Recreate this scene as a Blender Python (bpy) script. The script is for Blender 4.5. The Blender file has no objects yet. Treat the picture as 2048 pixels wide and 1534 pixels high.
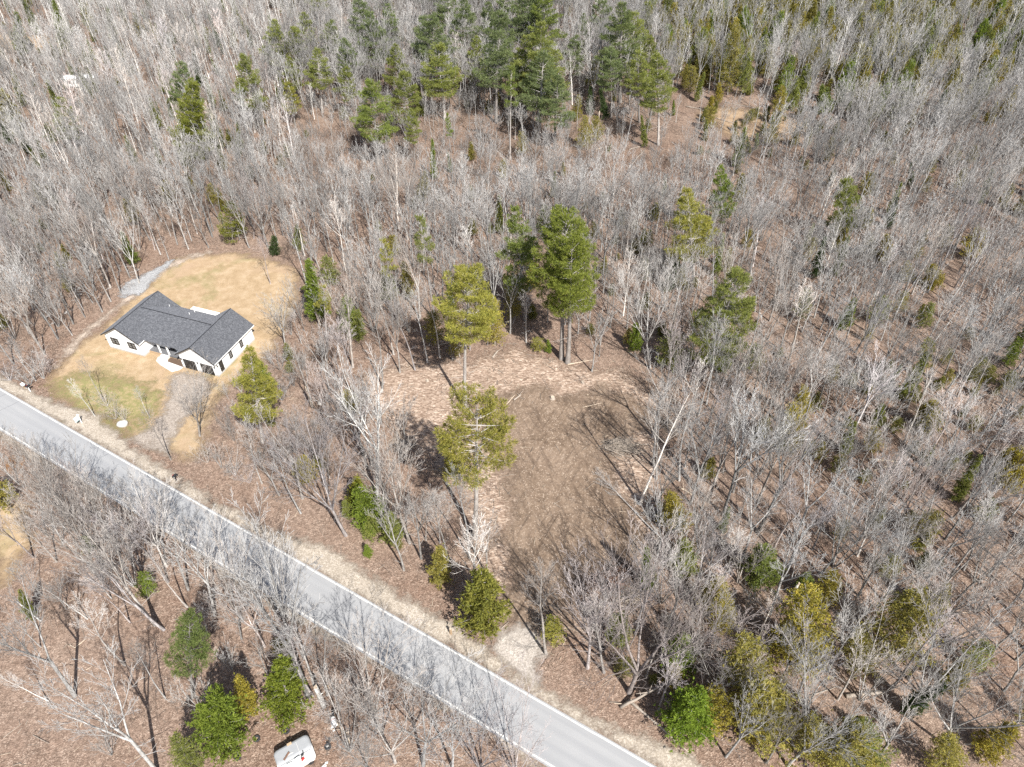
import bpy, math, random
import numpy as np
from mathutils import Matrix, Vector
R = math.radians
random.seed(7); rng = np.random.default_rng(11)
sc = bpy.context.scene
col = sc.collection

# ------------------------------------------------------------------ camera, sky, sun, exposure
F, PITCH, CAMH, ROLL = 1455.0, R(43.2), 84.0, R(-0.33)      # pixels of the 2048 wide frame, drone height in metres
fwd = np.array([0, math.cos(PITCH), -math.sin(PITCH)]); rt = np.array([1., 0, 0]); up = np.cross(rt, fwd)
cR = math.cos(ROLL)*rt + math.sin(ROLL)*up; cU = -math.sin(ROLL)*rt + math.cos(ROLL)*up
CAM = np.array([0, 0, CAMH])
cam = bpy.data.cameras.new('camera'); camo = bpy.data.objects.new('camera', cam); col.objects.link(camo)
camo.matrix_world = Matrix(((cR[0], cU[0], -fwd[0], 0), (cR[1], cU[1], -fwd[1], 0), (cR[2], cU[2], -fwd[2], CAMH), (0, 0, 0, 1)))
cam.sensor_fit = 'HORIZONTAL'; cam.sensor_width = 36; cam.lens = 36*F/2048; cam.clip_end = 4000; cam.clip_start = 1
sc.camera = camo

SUN_EL, SUN_AZ = R(48), R(118.7-180)                          # azimuth of the sun, counter-clockwise from +x
wd = bpy.data.worlds.new('World'); sc.world = wd; wd.use_nodes = True
nt = wd.node_tree; nt.nodes.clear()
sky = nt.nodes.new('ShaderNodeTexSky'); sky.sky_type = 'NISHITA'; sky.sun_disc = False
sky.sun_elevation = SUN_EL; sky.sun_rotation = R(90) - SUN_AZ; sky.air_density = 1.0; sky.dust_density = 1.6
bg = nt.nodes.new('ShaderNodeBackground'); bg.inputs['Strength'].default_value = 0.08
wo = nt.nodes.new('ShaderNodeOutputWorld'); nt.links.new(sky.outputs[0], bg.inputs[0]); nt.links.new(bg.outputs[0], wo.inputs[0])
sl = bpy.data.lights.new('sun', 'SUN'); sl.energy = 5.0; sl.angle = R(0.5); sl.color = (1, 0.98, 0.945)
so = bpy.data.objects.new('sun', sl); col.objects.link(so)
sd = Vector((math.cos(SUN_EL)*math.cos(SUN_AZ), math.cos(SUN_EL)*math.sin(SUN_AZ), math.sin(SUN_EL)))
so.rotation_euler = sd.to_track_quat('Z', 'Y').to_euler(); so.location = (40, -60, 120)
sc.view_settings.view_transform = 'Standard'; sc.view_settings.look = 'None'
sc.view_settings.exposure = 0.88; sc.view_settings.gamma = 1.0; sc.view_settings.use_curve_mapping = False
sc.render.engine = 'CYCLES'
cy = sc.cycles; cy.max_bounces = 5; cy.diffuse_bounces = 3; cy.glossy_bounces = 2; cy.transmission_bounces = 3; cy.transparent_max_bounces = 10
cy.caustics_reflective = False; cy.caustics_refractive = False; cy.use_denoising = False

# ------------------------------------------------------------------ photo pixel -> point on the ground, and back
def G(x, y, z=0.0):
    d = fwd*F + cR*(x-1024) + cU*(767-y)
    return CAM + d*((z-CAMH)/d[2])
def PX(P):
    v = np.asarray(P, float) - CAM; k = F/(v@fwd)
    return np.stack([1024 + k*(v@cR), 767 - k*(v@cU)], -1)
def poly(pts): return np.array([G(*p)[:2] for p in pts])
def height_for(b, ytop):
    g = G(*b); lo, hi = 0.1, 60.0
    for _ in range(40):
        m = (lo+hi)/2
        if PX(g+np.array([0, 0, m]))[1] > ytop: lo = m
        else: hi = m
    return g, lo

# ------------------------------------------------------------------ object helpers
def link(o, parent=None):
    col.objects.link(o)
    if parent is not None: o.parent = parent
    return o
def tag(o, label=None, cat=None, group=None, kind=None):
    for k, v in (('label', label), ('category', cat), ('group', group), ('kind', kind)):
        if v: o[k] = v
    return o
def empty(name, loc, rz=0.0, label=None, cat=None, group=None):
    o = bpy.data.objects.new(name, None); o.empty_display_size = 0.3
    o.location = loc; o.rotation_euler = (0, 0, rz); link(o); return tag(o, label, cat, group)
def mesh_np(name, V, polys, mats, attrs=None, smooth=False, midx=None):
    """polys: list of (n,k) int arrays of k-gons"""
    me = bpy.data.meshes.new(name)
    polys = [np.asarray(p, np.int32) for p in polys if len(p)]
    V = np.asarray(V, np.float32)
    me.vertices.add(len(V)); me.vertices.foreach_set('co', V.ravel())
    lt = np.concatenate([np.full(len(p), p.shape[1], np.int32) for p in polys])
    li = np.concatenate([p.ravel() for p in polys])
    me.loops.add(len(li)); me.loops.foreach_set('vertex_index', li)
    ls = np.concatenate([[0], np.cumsum(lt)[:-1]]).astype(np.int32)
    me.polygons.add(len(lt)); me.polygons.foreach_set('loop_start', ls)
    if smooth: me.polygons.foreach_set('use_smooth', np.ones(len(lt), bool))
    for m in (mats if isinstance(mats, (list, tuple)) else [mats]): me.materials.append(m)
    if midx is not None: me.polygons.foreach_set('material_index', np.asarray(midx, np.int32))
    for k, a in (attrs or {}).items():
        at = me.attributes.new(k, 'FLOAT', 'POINT'); at.data.foreach_set('value', np.asarray(a, np.float32))
    me.update(calc_edges=True); return me
class MB:
    """collects simple solids into one mesh"""
    def __init__(s): s.v = []; s.f = []
    def add(s, vs, fs):
        n = len(s.v); s.v += [tuple(map(float, p)) for p in vs]; s.f += [[i+n for i in f] for f in fs]; return s
    def box(s, a, b):
        (x0, y0, z0), (x1, y1, z1) = a, b
        return s.add([(x0,y0,z0),(x1,y0,z0),(x1,y1,z0),(x0,y1,z0),(x0,y0,z1),(x1,y0,z1),(x1,y1,z1),(x0,y1,z1)],
                     [(3,2,1,0),(4,5,6,7),(0,1,5,4),(1,2,6,5),(2,3,7,6),(3,0,4,7)])
    def prism(s, pts, off):
        n = len(pts); o = np.array(off, float)
        s.add(list(pts)+[tuple(np.array(p)+o) for p in pts], [list(range(n))[::-1], list(range(n, 2*n))]+[(i, (i+1) % n, n+(i+1) % n, n+i) for i in range(n)]); return s
    def tube(s, pts, rad, k=8, caps=True):
        pts = [np.array(p, float) for p in pts]; n0 = len(s.v); rings = []
        for i, p in enumerate(pts):
            d = pts[min(i+1, len(pts)-1)]-pts[max(i-1, 0)]; d /= np.linalg.norm(d)+1e-9
            a = np.cross(d, [0, 0, 1.] if abs(d[2]) < .9 else [1., 0, 0]); a /= np.linalg.norm(a); b = np.cross(d, a)
            r = rad[i] if hasattr(rad, '__len__') else rad
            rings.append([p + r*(math.cos(t)*a+math.sin(t)*b) for t in np.arange(k)*2*math.pi/k])
        vs = [q for r_ in rings for q in r_]; fs = []
        for i in range(len(pts)-1):
            for j in range(k): fs.append((i*k+j, i*k+(j+1) % k, (i+1)*k+(j+1) % k, (i+1)*k+j))
        if caps: fs += [list(range(k))[::-1], list(range((len(pts)-1)*k, len(pts)*k))]
        return s.add(vs, fs)
    def lathe(s, prof, k=20, o=(0, 0, 0), closed=False):
        n = len(prof); vs = [(o[0]+r*math.cos(t), o[1]+r*math.sin(t), o[2]+z) for r, z in prof for t in np.arange(k)*2*math.pi/k]
        m = n if closed else n-1
        return s.add(vs, [(i*k+j, i*k+(j+1) % k, ((i+1) % n)*k+(j+1) % k, ((i+1) % n)*k+j) for i in range(m) for j in range(k)])
    def mesh(s, name, mat, smooth=False):
        me = bpy.data.meshes.new(name); me.from_pydata(s.v, [], s.f); me.materials.append(mat)
        if smooth: me.polygons.foreach_set('use_smooth', np.ones(len(me.polygons), bool))
        me.update(); return me
    def build(s, name, mat, parent=None, smooth=False):
        return link(bpy.data.objects.new(name, s.mesh(name, mat, smooth)), parent)

# ------------------------------------------------------------------ materials
class NT:
    def __init__(s, name, rough=0.9, spec=0.2):
        s.m = bpy.data.materials.new(name); s.m.use_nodes = True; s.t = s.m.node_tree; s.t.nodes.clear()
        s.out = s.n('ShaderNodeOutputMaterial'); s.b = s.n('ShaderNodeBsdfPrincipled')
        s.b.inputs['Roughness'].default_value = rough; s.b.inputs['Specular IOR Level'].default_value = spec
        s.l(s.b.outputs[0], s.out.inputs[0])
    def n(s, t, **k):
        n = s.t.nodes.new(t)
        for a, v in k.items(): setattr(n, a, v)
        return n
    def l(s, a, b): s.t.links.new(a, b)
    def set(s, sock, v):
        if isinstance(v, bpy.types.NodeSocket): s.l(v, sock)
        else: sock.default_value = v
    def pos(s): return s.n('ShaderNodeNewGeometry').outputs['Position']
    def obj(s): return s.n('ShaderNodeTexCoord').outputs['Object']
    def attr(s, a): return s.n('ShaderNodeAttribute', attribute_name=a).outputs['Fac']
    def scale(s, vec, x, y, z):
        m = s.n('ShaderNodeMapping'); m.inputs['Scale'].default_value = (x, y, z); s.l(vec, m.inputs[0]); return m.outputs[0]
    def noise(s, vec, sc_, det=3, rough=.55, dist=0.):
        n = s.n('ShaderNodeTexNoise'); s.l(vec, n.inputs['Vector']); n.inputs['Scale'].default_value = sc_
        n.inputs['Detail'].default_value = det; n.inputs['Roughness'].default_value = rough; n.inputs['Distortion'].default_value = dist; return n.outputs['Fac']
    def vor(s, vec, sc_, out='Color'):
        n = s.n('ShaderNodeTexVoronoi'); s.l(vec, n.inputs['Vector']); n.inputs['Scale'].default_value = sc_; return n.outputs[out]
    def ramp(s, f, stops):
        r = s.n('ShaderNodeValToRGB'); s.l(f, r.inputs[0]); e = r.color_ramp.elements
        for i, (p, c) in enumerate(stops):
            x = e[i] if i < 2 else e.new(p)
            x.position = p; x.color = (*c, 1) if hasattr(c, '__len__') else (c, c, c, 1)
        return r.outputs[0]
    def math(s, op, a, b=0., c=None, clamp=False):
        m = s.n('ShaderNodeMath', operation=op); m.use_clamp = clamp; s.set(m.inputs[0], a); s.set(m.inputs[1], b)
        if c is not None: s.set(m.inputs[2], c)
        return m.outputs[0]
    def mix(s, f, a, b, mode='MIX'):
        m = s.n('ShaderNodeMix', data_type='RGBA', blend_type=mode)
        s.set(m.inputs[0], f)
        for i, v in ((6, a), (7, b)):
            s.set(m.inputs[i], v if isinstance(v, bpy.types.NodeSocket) else (*v, 1))
        return m.outputs[2]
    def bump(s, h, strength=.4, dist=.1):
        b = s.n('ShaderNodeBump'); b.inputs['Strength'].default_value = strength; b.inputs['Distance'].default_value = dist
        s.l(h, b.inputs['Height']); s.l(b.outputs[0], s.b.inputs['Normal'])
    def color(s, c): s.set(s.b.inputs['Base Color'], c if isinstance(c, bpy.types.NodeSocket) else (*c, 1)); return s.m

def plain(name, c, rough=.7, spec=.3, var=.08, sc_=3., metal=0.):
    t = NT(name, rough, spec); t.b.inputs['Metallic'].default_value = metal
    n = t.noise(t.obj(), sc_, 4)
    t.color(t.mix(n, tuple(x*(1-var) for x in c), tuple(min(1, x*(1+var)) for x in c))); return t.m

def litter_color(t):
    """dry leaf carpet of the woods, in world space"""
    p = t.pos()
    big = t.noise(p, .045, 4, .6); mid = t.noise(p, .35, 5, .65); fine = t.vor(t.scale(p, 1, 1.3, 1), 7.)
    sep = t.n('ShaderNodeSeparateColor'); t.l(fine, sep.inputs[0]); c = sep.outputs[0]
    leaf = t.ramp(c, [(0, (.085, .055, .039)), (.25, (.155, .105, .077)), (.55, (.235, .162, .119)), (.85, (.315, .226, .17)), (1, (.48, .375, .295))])
    leaf = t.mix(t.ramp(mid, [(.33, 0.), (.7, 1.)]), leaf, t.mix(.55, leaf, (.19, .115, .08)))
    pale = t.mix(.5, leaf, (.36, .275, .215))
    leaf = t.mix(t.ramp(big, [(.38, 0.), (.62, .6)]), leaf, pale)
    mot = t.noise(p, 1.6, 6, .75)
    leaf = t.mix(t.ramp(mot, [(.36, .65), (.56, 0.)]), leaf, (.08, .052, .036))
    hgt = t.math('ADD', t.math('MULTIPLY', t.vor(t.scale(p, 1, 1.3, 1), 7., 'Distance'), 1.), t.math('MULTIPLY', mid, 3.))
    return leaf, hgt
def make_litter():
    t = NT('leaf_litter'); c, h = litter_color(t); t.bump(h, .5, .12); return t.color(c)
M = {}
M['litter'] = make_litter()

def edged(name, fn, width=.9, rag=1.6, rsc=.55, rough=.92):
    """a ground sheet that breaks up into the leaf litter along its edge (attribute edge = metres inside its outline)"""
    t = NT(name, rough); own, h = fn(t)
    n1 = t.noise(t.pos(), rsc, 5, .65); n2 = t.noise(t.pos(), 3.2, 3, .7)
    e = t.math('ADD', t.attr('edge'), t.math('ADD', t.math('MULTIPLY', t.math('SUBTRACT', n1, .5), rag*4.5), t.math('MULTIPLY', t.math('SUBTRACT', n2, .42), rag*1.6)))
    m = t.math('DIVIDE', e, width, clamp=True)
    t.bump(h, .45, .1); t.color(own); tr = t.n('ShaderNodeBsdfTransparent'); mx = t.n('ShaderNodeMixShader'); t.l(m, mx.inputs[0]); t.l(tr.outputs[0], mx.inputs[1]); t.l(t.b.outputs[0], mx.inputs[2]); t.l(mx.outputs[0], t.out.inputs[0]); return t.m

def f_soil(t):
    p = t.pos(); r = t.scale(p, 1, 1, 1)
    a = t.noise(p, .16, 5, .6, .6); b = t.noise(p, 1.1, 6, .7); c = t.vor(p, 3.6)
    s = t.n('ShaderNodeSeparateColor'); t.l(c, s.inputs[0])
    cl = t.ramp(b, [(.28, (.08, .055, .038)), (.48, (.152, .106, .072)), (.72, (.235, .172, .122))])
    cl = t.mix(t.ramp(a, [(.35, 0.), (.68, .85)]), cl, t.mix(.7, cl, (.28, .205, .148)))
    s2 = t.n('ShaderNodeSeparateColor'); t.l(t.vor(p, 8.5), s2.inputs[0])
    cl = t.mix(t.ramp(s2.outputs[1], [(.90, 0.), (.96, .75)]), cl, (.45, .36, .28)); cl = t.mix(t.ramp(s.outputs[0], [(0, .35), (.5, 0.)]), cl, (.07, .047, .033))
    # ruts left by tracked machines: long streaks across the lot in two headings
    def rut(ang, sc_):
        mp = t.n('ShaderNodeMapping'); mp.inputs['Rotation'].default_value = (0, 0, R(ang)); t.l(p, mp.inputs[0]); return t.noise(t.scale(mp.outputs[0], sc_, sc_*.09, 1), 1., 4, .6, .3)
    ru = t.math('MINIMUM', rut(28, 1.5), rut(-20, 1.1))
    cl = t.mix(t.ramp(ru, [(.30, .7), (.44, 0.)]), cl, (.075, .052, .037)); cl = t.mix(t.ramp(ru, [(.5, 0.), (.62, .35)]), cl, (.34, .26, .195))
    return cl, t.math('ADD', t.math('MULTIPLY', b, 2.2), t.math('MULTIPLY', ru, 2.))
def f_slash(t):
    p = t.pos(); a = t.noise(p, .3, 5, .7); c = t.vor(t.scale(p, 1, 2.4, 1), 2.6); s = t.n('ShaderNodeSeparateColor'); t.l(c, s.inputs[0])
    cl = t.ramp(s.outputs[0], [(0, (.15, .10, .07)), (.4, (.28, .20, .148)), (.8, (.38, .285, .215)), (1, (.55, .44, .35))])
    cl = t.mix(t.ramp(a, [(.45, 0.), (.7, .6)]), cl, (.20, .14, .10)); return cl, t.math('ADD', a, s.outputs[0])
def f_lawn(t):
    p = t.pos(); a = t.noise(p, .09, 5, .6, .8); b = t.noise(p, .55, 6, .7); c = t.noise(p, 5., 4, .8); d = t.noise(p, .05, 3, .5, 1.5)
    cl = t.ramp(b, [(.3, (.27, .188, .105)), (.5, (.355, .255, .152)), (.72, (.45, .345, .23))])
    cl = t.mix(t.ramp(a, [(.52, 0.), (.64, .75)]), cl, t.ramp(b, [(.35, (.18, .165, .07)), (.65, (.29, .235, .12))]))
    cl = t.mix(t.ramp(d, [(.53, 0.), (.64, .7)]), cl, (.36, .255, .17))
    cl = t.mix(t.ramp(c, [(.3, .4), (.55, 0.)]), cl, (.30, .215, .135)); return cl, c
def f_green(t):
    p = t.pos(); b = t.noise(p, 1.2, 5, .75); c = t.noise(p, 6, 4, .8)
    cl = t.ramp(b, [(.36, (.35, .26, .15)), (.5, (.25, .215, .095)), (.7, (.14, .16, .052))])
    return t.mix(t.ramp(c, [(.3, .35), (.55, 0.)]), cl, (.28, .21, .12)), c
def f_gravel(c0, c1, c2):
    def f(t):
        p = t.pos(); a = t.noise(p, .35, 5, .65); s = t.n('ShaderNodeSeparateColor'); t.l(t.vor(p, 7.), s.inputs[0])
        cl = t.ramp(s.outputs[0], [(0, c0), (.5, c1), (1, c2)])
        return t.mix(t.ramp(a, [(.4, 0.), (.7, .5)]), cl, tuple(x*.72 for x in c1)), s.outputs[0]
    return f
f_bed = f_gravel((.32, .25, .19), (.42, .34, .27), (.50, .42, .345))
M['soil'] = edged('bare_soil', f_soil, 4.0, 3.3, .16)
M['slash'] = edged('slash_ground', f_slash, 2.5, 2.4, .25)
M['lawn'] = edged('dry_lawn', f_lawn, 2.4, 1.5, .3)
def f_mead(t):
    p = t.pos(); b = t.noise(p, .5, 6, .7); c = t.noise(p, 3., 4, .8)
    cl = t.ramp(b, [(.3, (.22, .15, .09)), (.5, (.32, .225, .14)), (.72, (.42, .32, .21))]); return t.mix(t.ramp(c, [(.3, .5), (.55, 0.)]), cl, (.2, .13, .085)), c
M['meadow'] = edged('dry_meadow', f_mead, 4., 3., .12)
M['green'] = edged('green_grass', f_green, 3.5, 2.4, .3)
M['gravel'] = edged('grey_gravel', f_gravel((.21, .207, .203), (.31, .307, .303), (.43, .426, .42)), .9, 1.0, .6)
M['drive'] = edged('drive_gravel', f_gravel((.225, .185, .15), (.31, .26, .215), (.41, .355, .30)), 1.6, 1.0, .5)
M['entrance'] = edged('entrance_gravel', f_gravel((.27, .235, .2), (.37, .325, .28), (.5, .445, .39)), 1.4, .9, .5)
M['sand'] = edged('shoulder_sand', f_gravel((.27, .225, .175), (.37, .315, .25), (.48, .42, .35)), 1.3, .8, .5)
M['bed'] = edged('bare_track', f_bed, 1.8, 1.3, .4)

def make_asphalt():
    t = NT('old_asphalt', .85, .3); o = t.obj(); sp = t.n('ShaderNodeSeparateXYZ'); t.l(o, sp.inputs[0])
    y = sp.outputs[1]
    streak = t.noise(t.scale(o, .03, 1.1, 1), 1., 4, .6); patch = t.noise(o, .12, 4, .6); gr = t.noise(o, 9., 3, .8)
    wv = t.math('COSINE', t.math('MULTIPLY', y, 2*math.pi/1.49))
    c = t.mix(gr, (.235, .235, .238), (.30, .298, .295))
    c = t.mix(t.math('MULTIPLY', t.math('ADD', t.math('MULTIPLY', wv, .5), .5), .38), c, (.345, .341, .333))
    c = t.mix(t.ramp(streak, [(.42, 0.), (.62, .5)]), c, (.33, .326, .318))
    c = t.mix(t.ramp(patch, [(.4, .25), (.6, 0.)]), c, (.235, .236, .24))
    t.bump(gr, .2, .01); return t.color(c)
M['asphalt'] = make_asphalt()
def make_line():
    t = NT('worn_road_paint', .8); n = t.noise(t.pos(), 2.2, 5, .75)
    return t.color(t.mix(t.ramp(n, [(.36, 0.), (.5, .9)]), (.32, .315, .305), (.68, .655, .60)))
M['line'] = make_line()
M['tar'] = plain('dark_line', (.16, .16, .165), .6)  # dark grey for the thin lines across the road
def make_puddle():
    t = NT('muddy_water', .12, .5); n = t.noise(t.pos(), .7, 3)
    return t.color(t.mix(n, (.15, .075, .032), (.24, .13, .06)))
M['puddle'] = make_puddle()

def make_bark(name, lo, hi, twig, birch=False):
    t = NT(name, .9, .15); o = t.obj(); oi = t.n('ShaderNodeObjectInfo')
    n = t.noise(t.scale(o, 1, 1, .35), 3.5, 4, .7)
    c = t.mix(t.ramp(n, [(.3, 0.), (.7, 1.)]), lo, hi)
    if birch:
        m = t.noise(t.scale(o, 1, 1, 5), 1.6, 3, .6); c = t.mix(t.ramp(m, [(.60, 0.), (.66, .85)]), c, (.09, .08, .07))
    c = t.mix(t.attr('lvl'), c, twig)
    v = t.math('MULTIPLY_ADD', oi.outputs['Random'], .85, .55)
    cc = t.n('ShaderNodeCombineColor')
    for i in range(3): t.l(v, cc.inputs[i])
    c = t.mix(1., c, cc.outputs[0], 'MULTIPLY'); c = t.mix(1., c, oi.outputs['Color'], 'MULTIPLY')
    return t.color(c)
M['bark'] = make_bark('grey_bark', (.16, .148, .132), (.46, .445, .425), (.385, .368, .348))
M['birch'] = make_bark('white_bark', (.52, .50, .46), (.74, .72, .68), (.48, .45, .42), True)
M['pinebark'] = make_bark('pine_bark', (.19, .165, .145), (.40, .37, .34), (.43, .40, .37))
M['twig'] = make_bark('brush_twigs', (.13, .10, .08), (.23, .185, .15), (.24, .19, .155))

def make_leaf():
    t = NT('needles', .75, .2); oi = t.n('ShaderNodeObjectInfo'); tone = t.attr('tone')
    c = t.mix(tone, (.62, .68, .55), (1.5, 1.36, 1.1)); c = t.mix(1., c, oi.outputs['Color'], 'MULTIPLY')
    t.color(c); tr = t.n('ShaderNodeBsdfTranslucent'); t.l(c, tr.inputs[0]); mx = t.n('ShaderNodeMixShader'); mx.inputs[0].default_value = .45
    t.l(t.b.outputs[0], mx.inputs[1]); t.l(tr.outputs[0], mx.inputs[2]); t.l(mx.outputs[0], t.out.inputs[0]); return t.m
M['leaf'] = make_leaf()

def make_shingle():
    t = NT('charcoal_shingles', .9, .2); t.b.inputs['Diffuse Roughness'].default_value = 1.; o = t.obj()
    s = t.n('ShaderNodeSeparateColor'); t.l(t.vor(t.scale(o, 3.2, 5.5, 5.5), 1.6), s.inputs[0]); g = t.noise(o, 14, 3, .8); b = t.noise(o, .5, 3)
    c = t.ramp(s.outputs[0], [(0, (.045, .047, .053)), (.6, (.082, .085, .094)), (1, (.135, .138, .148))])
    c = t.mix(t.ramp(g, [(.4, 0.), (.7, .6)]), c, (.125, .128, .137)); t.bump(s.outputs[0], .3, .02); return t.color(c)
M['shingle'] = make_shingle()
def make_siding():
    t = NT('white_siding', .55, .3); o = t.obj(); w = t.n('ShaderNodeTexWave', bands_direction='Z', wave_profile='SAW'); t.l(o, w.inputs['Vector']); w.inputs['Scale'].default_value = 1.55
    n = t.noise(o, 1.2, 3); t.bump(w.outputs['Fac'], .35, .02); return t.color(t.mix(n, (.79, .79, .78), (.85, .85, .84)))
M['siding'] = make_siding()
M['white'] = plain('white_paint', (.82, .82, .80), .5, .3, .04)
M['black'] = plain('black_trim', (.02, .02, .022), .4, .4, .2)
M['glass'] = plain('dark_glass', (.018, .021, .025), .07, .6, .3, 1.)
M['concrete'] = plain('pale_concrete', (.60, .58, .55), .9, .2, .12, 1.5)
M['found'] = plain('foundation_concrete', (.44, .43, .41), .9, .2, .12, 2.)
M['deckgrey'] = plain('grey_deck_boards', (.13, .13, .135), .8, .2, .15, 2.)
M['wood'] = plain('raw_wood', (.42, .30, .19), .85, .2, .2, 4.)
M['brownbed'] = plain('brown_mulch', (.12, .082, .06), .95, .1, .35, 5.)
M['rubber'] = plain('tyre_rubber', (.035, .035, .037), .85, .2, .3, 5.)
M['stone'] = plain('pale_stone', (.48, .445, .40), .9, .2, .15, 2.5)
M['log'] = plain('bleached_log', (.31, .262, .215), .9, .15, .28, 2.5)
M['logpale'] = plain('peeled_wood', (.46, .375, .285), .85, .15, .2, 2.5)
M['campergrey'] = plain('weathered_roof_sheet', (.29, .295, .30), .6, .3, .12, 1.2)
M['tarp'] = plain('white_sheet', (.80, .79, .76), .6, .3, .08, 2.)
M['red'] = plain('red_paint', (.42, .04, .035), .5, .3)
M['yellow'] = plain('yellow_plastic', (.75, .42, .04), .5, .3)
M['teal'] = plain('pale_teal_panel', (.50, .66, .63), .5, .3, .05)
M['rust'] = plain('rusty_scrap', (.17, .10, .07), .9, .2, .4, 5.)

# ------------------------------------------------------------------ ground sheets
def sdist(P, poly_):
    """signed distance (+ inside) from points to polygon"""
    a = poly_; b = np.roll(poly_, -1, 0); d = np.full(len(P), 1e9); ins = np.zeros(len(P), bool)
    for p, q in zip(a, b):
        e = q-p; w = P-p; t = np.clip((w@e)/(e@e+1e-12), 0, 1); d = np.minimum(d, np.hypot(*(w-t[:, None]*e).T))
        c = ((p[1] > P[:, 1]) != (q[1] > P[:, 1])); 
        with np.errstate(divide='ignore', invalid='ignore'): xi = (q[0]-p[0])*(P[:, 1]-p[1])/(q[1]-p[1])+p[0]
        ins ^= c & (P[:, 0] < xi)
    return np.where(ins, d, -d)
def smooth_poly(p, n=2):
    for _ in range(n):
        q = np.roll(p, -1, 0); p = np.stack([p*.75+q*.25, p*.25+q*.75], 1).reshape(-1, 2)
    return p
ZONES = {}
def sheet(name, pts, z, mat, step=.5, margin=1.0, world=False, sm=2):
    pl = np.array(pts, float) if world else poly(pts); pl = smooth_poly(pl, sm); ZONES[name] = pl
    lo = pl.min(0)-margin; hi = pl.max(0)+margin; nx = int((hi[0]-lo[0])/step)+2; ny = int((hi[1]-lo[1])/step)+2
    X, Y = np.meshgrid(lo[0]+np.arange(nx)*step, lo[1]+np.arange(ny)*step); P = np.c_[X.ravel(), Y.ravel()]
    d = sdist(P, pl); idx = np.arange(nx*ny).reshape(ny, nx)
    q = np.stack([idx[:-1, :-1], idx[:-1, 1:], idx[1:, 1:], idx[1:, :-1]], -1).reshape(-1, 4)
    q = q[(d[q] > -margin).all(1)]; used = np.unique(q); rm = np.full(nx*ny, -1); rm[used] = np.arange(len(used))
    me = mesh_np(name, np.c_[P[used], np.full(len(used), z)], [rm[q]], mat, {'edge': d[used]})
    return tag(link(bpy.data.objects.new(name, me)), kind='structure')
S_ = 1500.
me = mesh_np('ground', [(-S_, -S_, 0), (S_, -S_, 0), (S_, S_, 0), (-S_, S_, 0)], [[(0, 1, 2, 3)]], M['litter'])
tag(link(bpy.data.objects.new('ground', me)), kind='structure')

sheet('felled_ground', [(690,770),(745,735),(850,712),(940,720),(1010,690),(1090,712),(1140,726),(1205,735),(1265,742),(1335,762),(1350,800),(1320,850),(1330,960),(1340,1060),(1330,1140),(1270,1200),(1180,1260),(1080,1305),(985,1290),(960,1230),(935,1150),(935,1050),(900,980),(830,900),(760,850)], .004, M['slash'], .6, 6.)
sheet('clearing_soil', [(905,800),(1000,775),(1110,770),(1240,780),(1310,800),(1295,860),(1235,880),(1225,940),(1270,1010),(1310,1070),(1310,1110),(1245,1150),(1195,1200),(1140,1255),(1070,1285),(1000,1270),(985,1200),(985,1120),(1005,1040),(1000,960),(960,890)], .008, M['soil'], .6, 6.)
sheet('lawn', [(150,690),(200,655),(255,600),(300,548),(345,515),(420,503),(500,505),(570,520),(612,550),(600,610),(575,660),(560,700),(520,730),(450,780),(425,850),(410,925),(372,935),(330,905),(300,895),(258,885),(200,850),(130,822),(78,775),(105,735),(130,705)], .006, M['lawn'], .5, 4.)
sheet('front_grass', [(100,760),(140,745),(200,735),(290,760),(330,770),(340,800),(300,850),(262,876),(225,872),(180,842),(120,805),(85,780)], .010, M['green'], .5, 6.)
sheet('dirt_track', [(105,735),(130,690),(175,655),(215,620),(255,590),(300,545),(350,518),(420,500),(430,506),(355,530),(310,560),(285,590),(240,615),(205,650),(170,680),(130,720),(112,745)], .008, M['bed'], .5, 3.5)
sheet('gravel_pad', [(234,585),(256,560),(292,546),(330,525),(352,515),(345,530),(318,548),(300,572),(288,588),(262,592),(240,596)], .012, M['gravel'], .4, 2.5)
sheet('drive_gravel', [(338,745),(365,740),(430,752),(432,775),(405,805),(380,835),(352,870),(345,915),(300,905),(258,884),(262,868),(300,852),(325,818),(330,780)], .014, M['drive'], .4, 2.5)
sheet('entrance_gravel', [(962,1296),(1005,1255),(1045,1240),(1085,1262),(1102,1310),(1075,1340),(1100,1392),(1050,1375)], .012, M['entrance'], .4, 2.5)
sheet('roadside_field', [(-30,985),(20,990),(55,1010),(75,1060),(55,1120),(25,1165),(-30,1180)], .004, M['lawn'], .6, 4.)
sheet('verge_grass', [(60,790),(95,795),(130,820),(190,850),(240,880),(225,890),(170,862),(110,830),(65,800)], .016, M['green'], .4, 4.)
sheet('far_meadow', [(-40,62),(40,64),(100,66),(112,90),(60,112),(-40,100)], .004, M['meadow'], 1.5, 8.)
sheet('far_brush_opening', [(1370,215),(1430,205),(1520,215),(1600,235),(1640,262),(1560,285),(1480,290),(1440,270)], .004, M['meadow'], 1.5, 8.)

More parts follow.
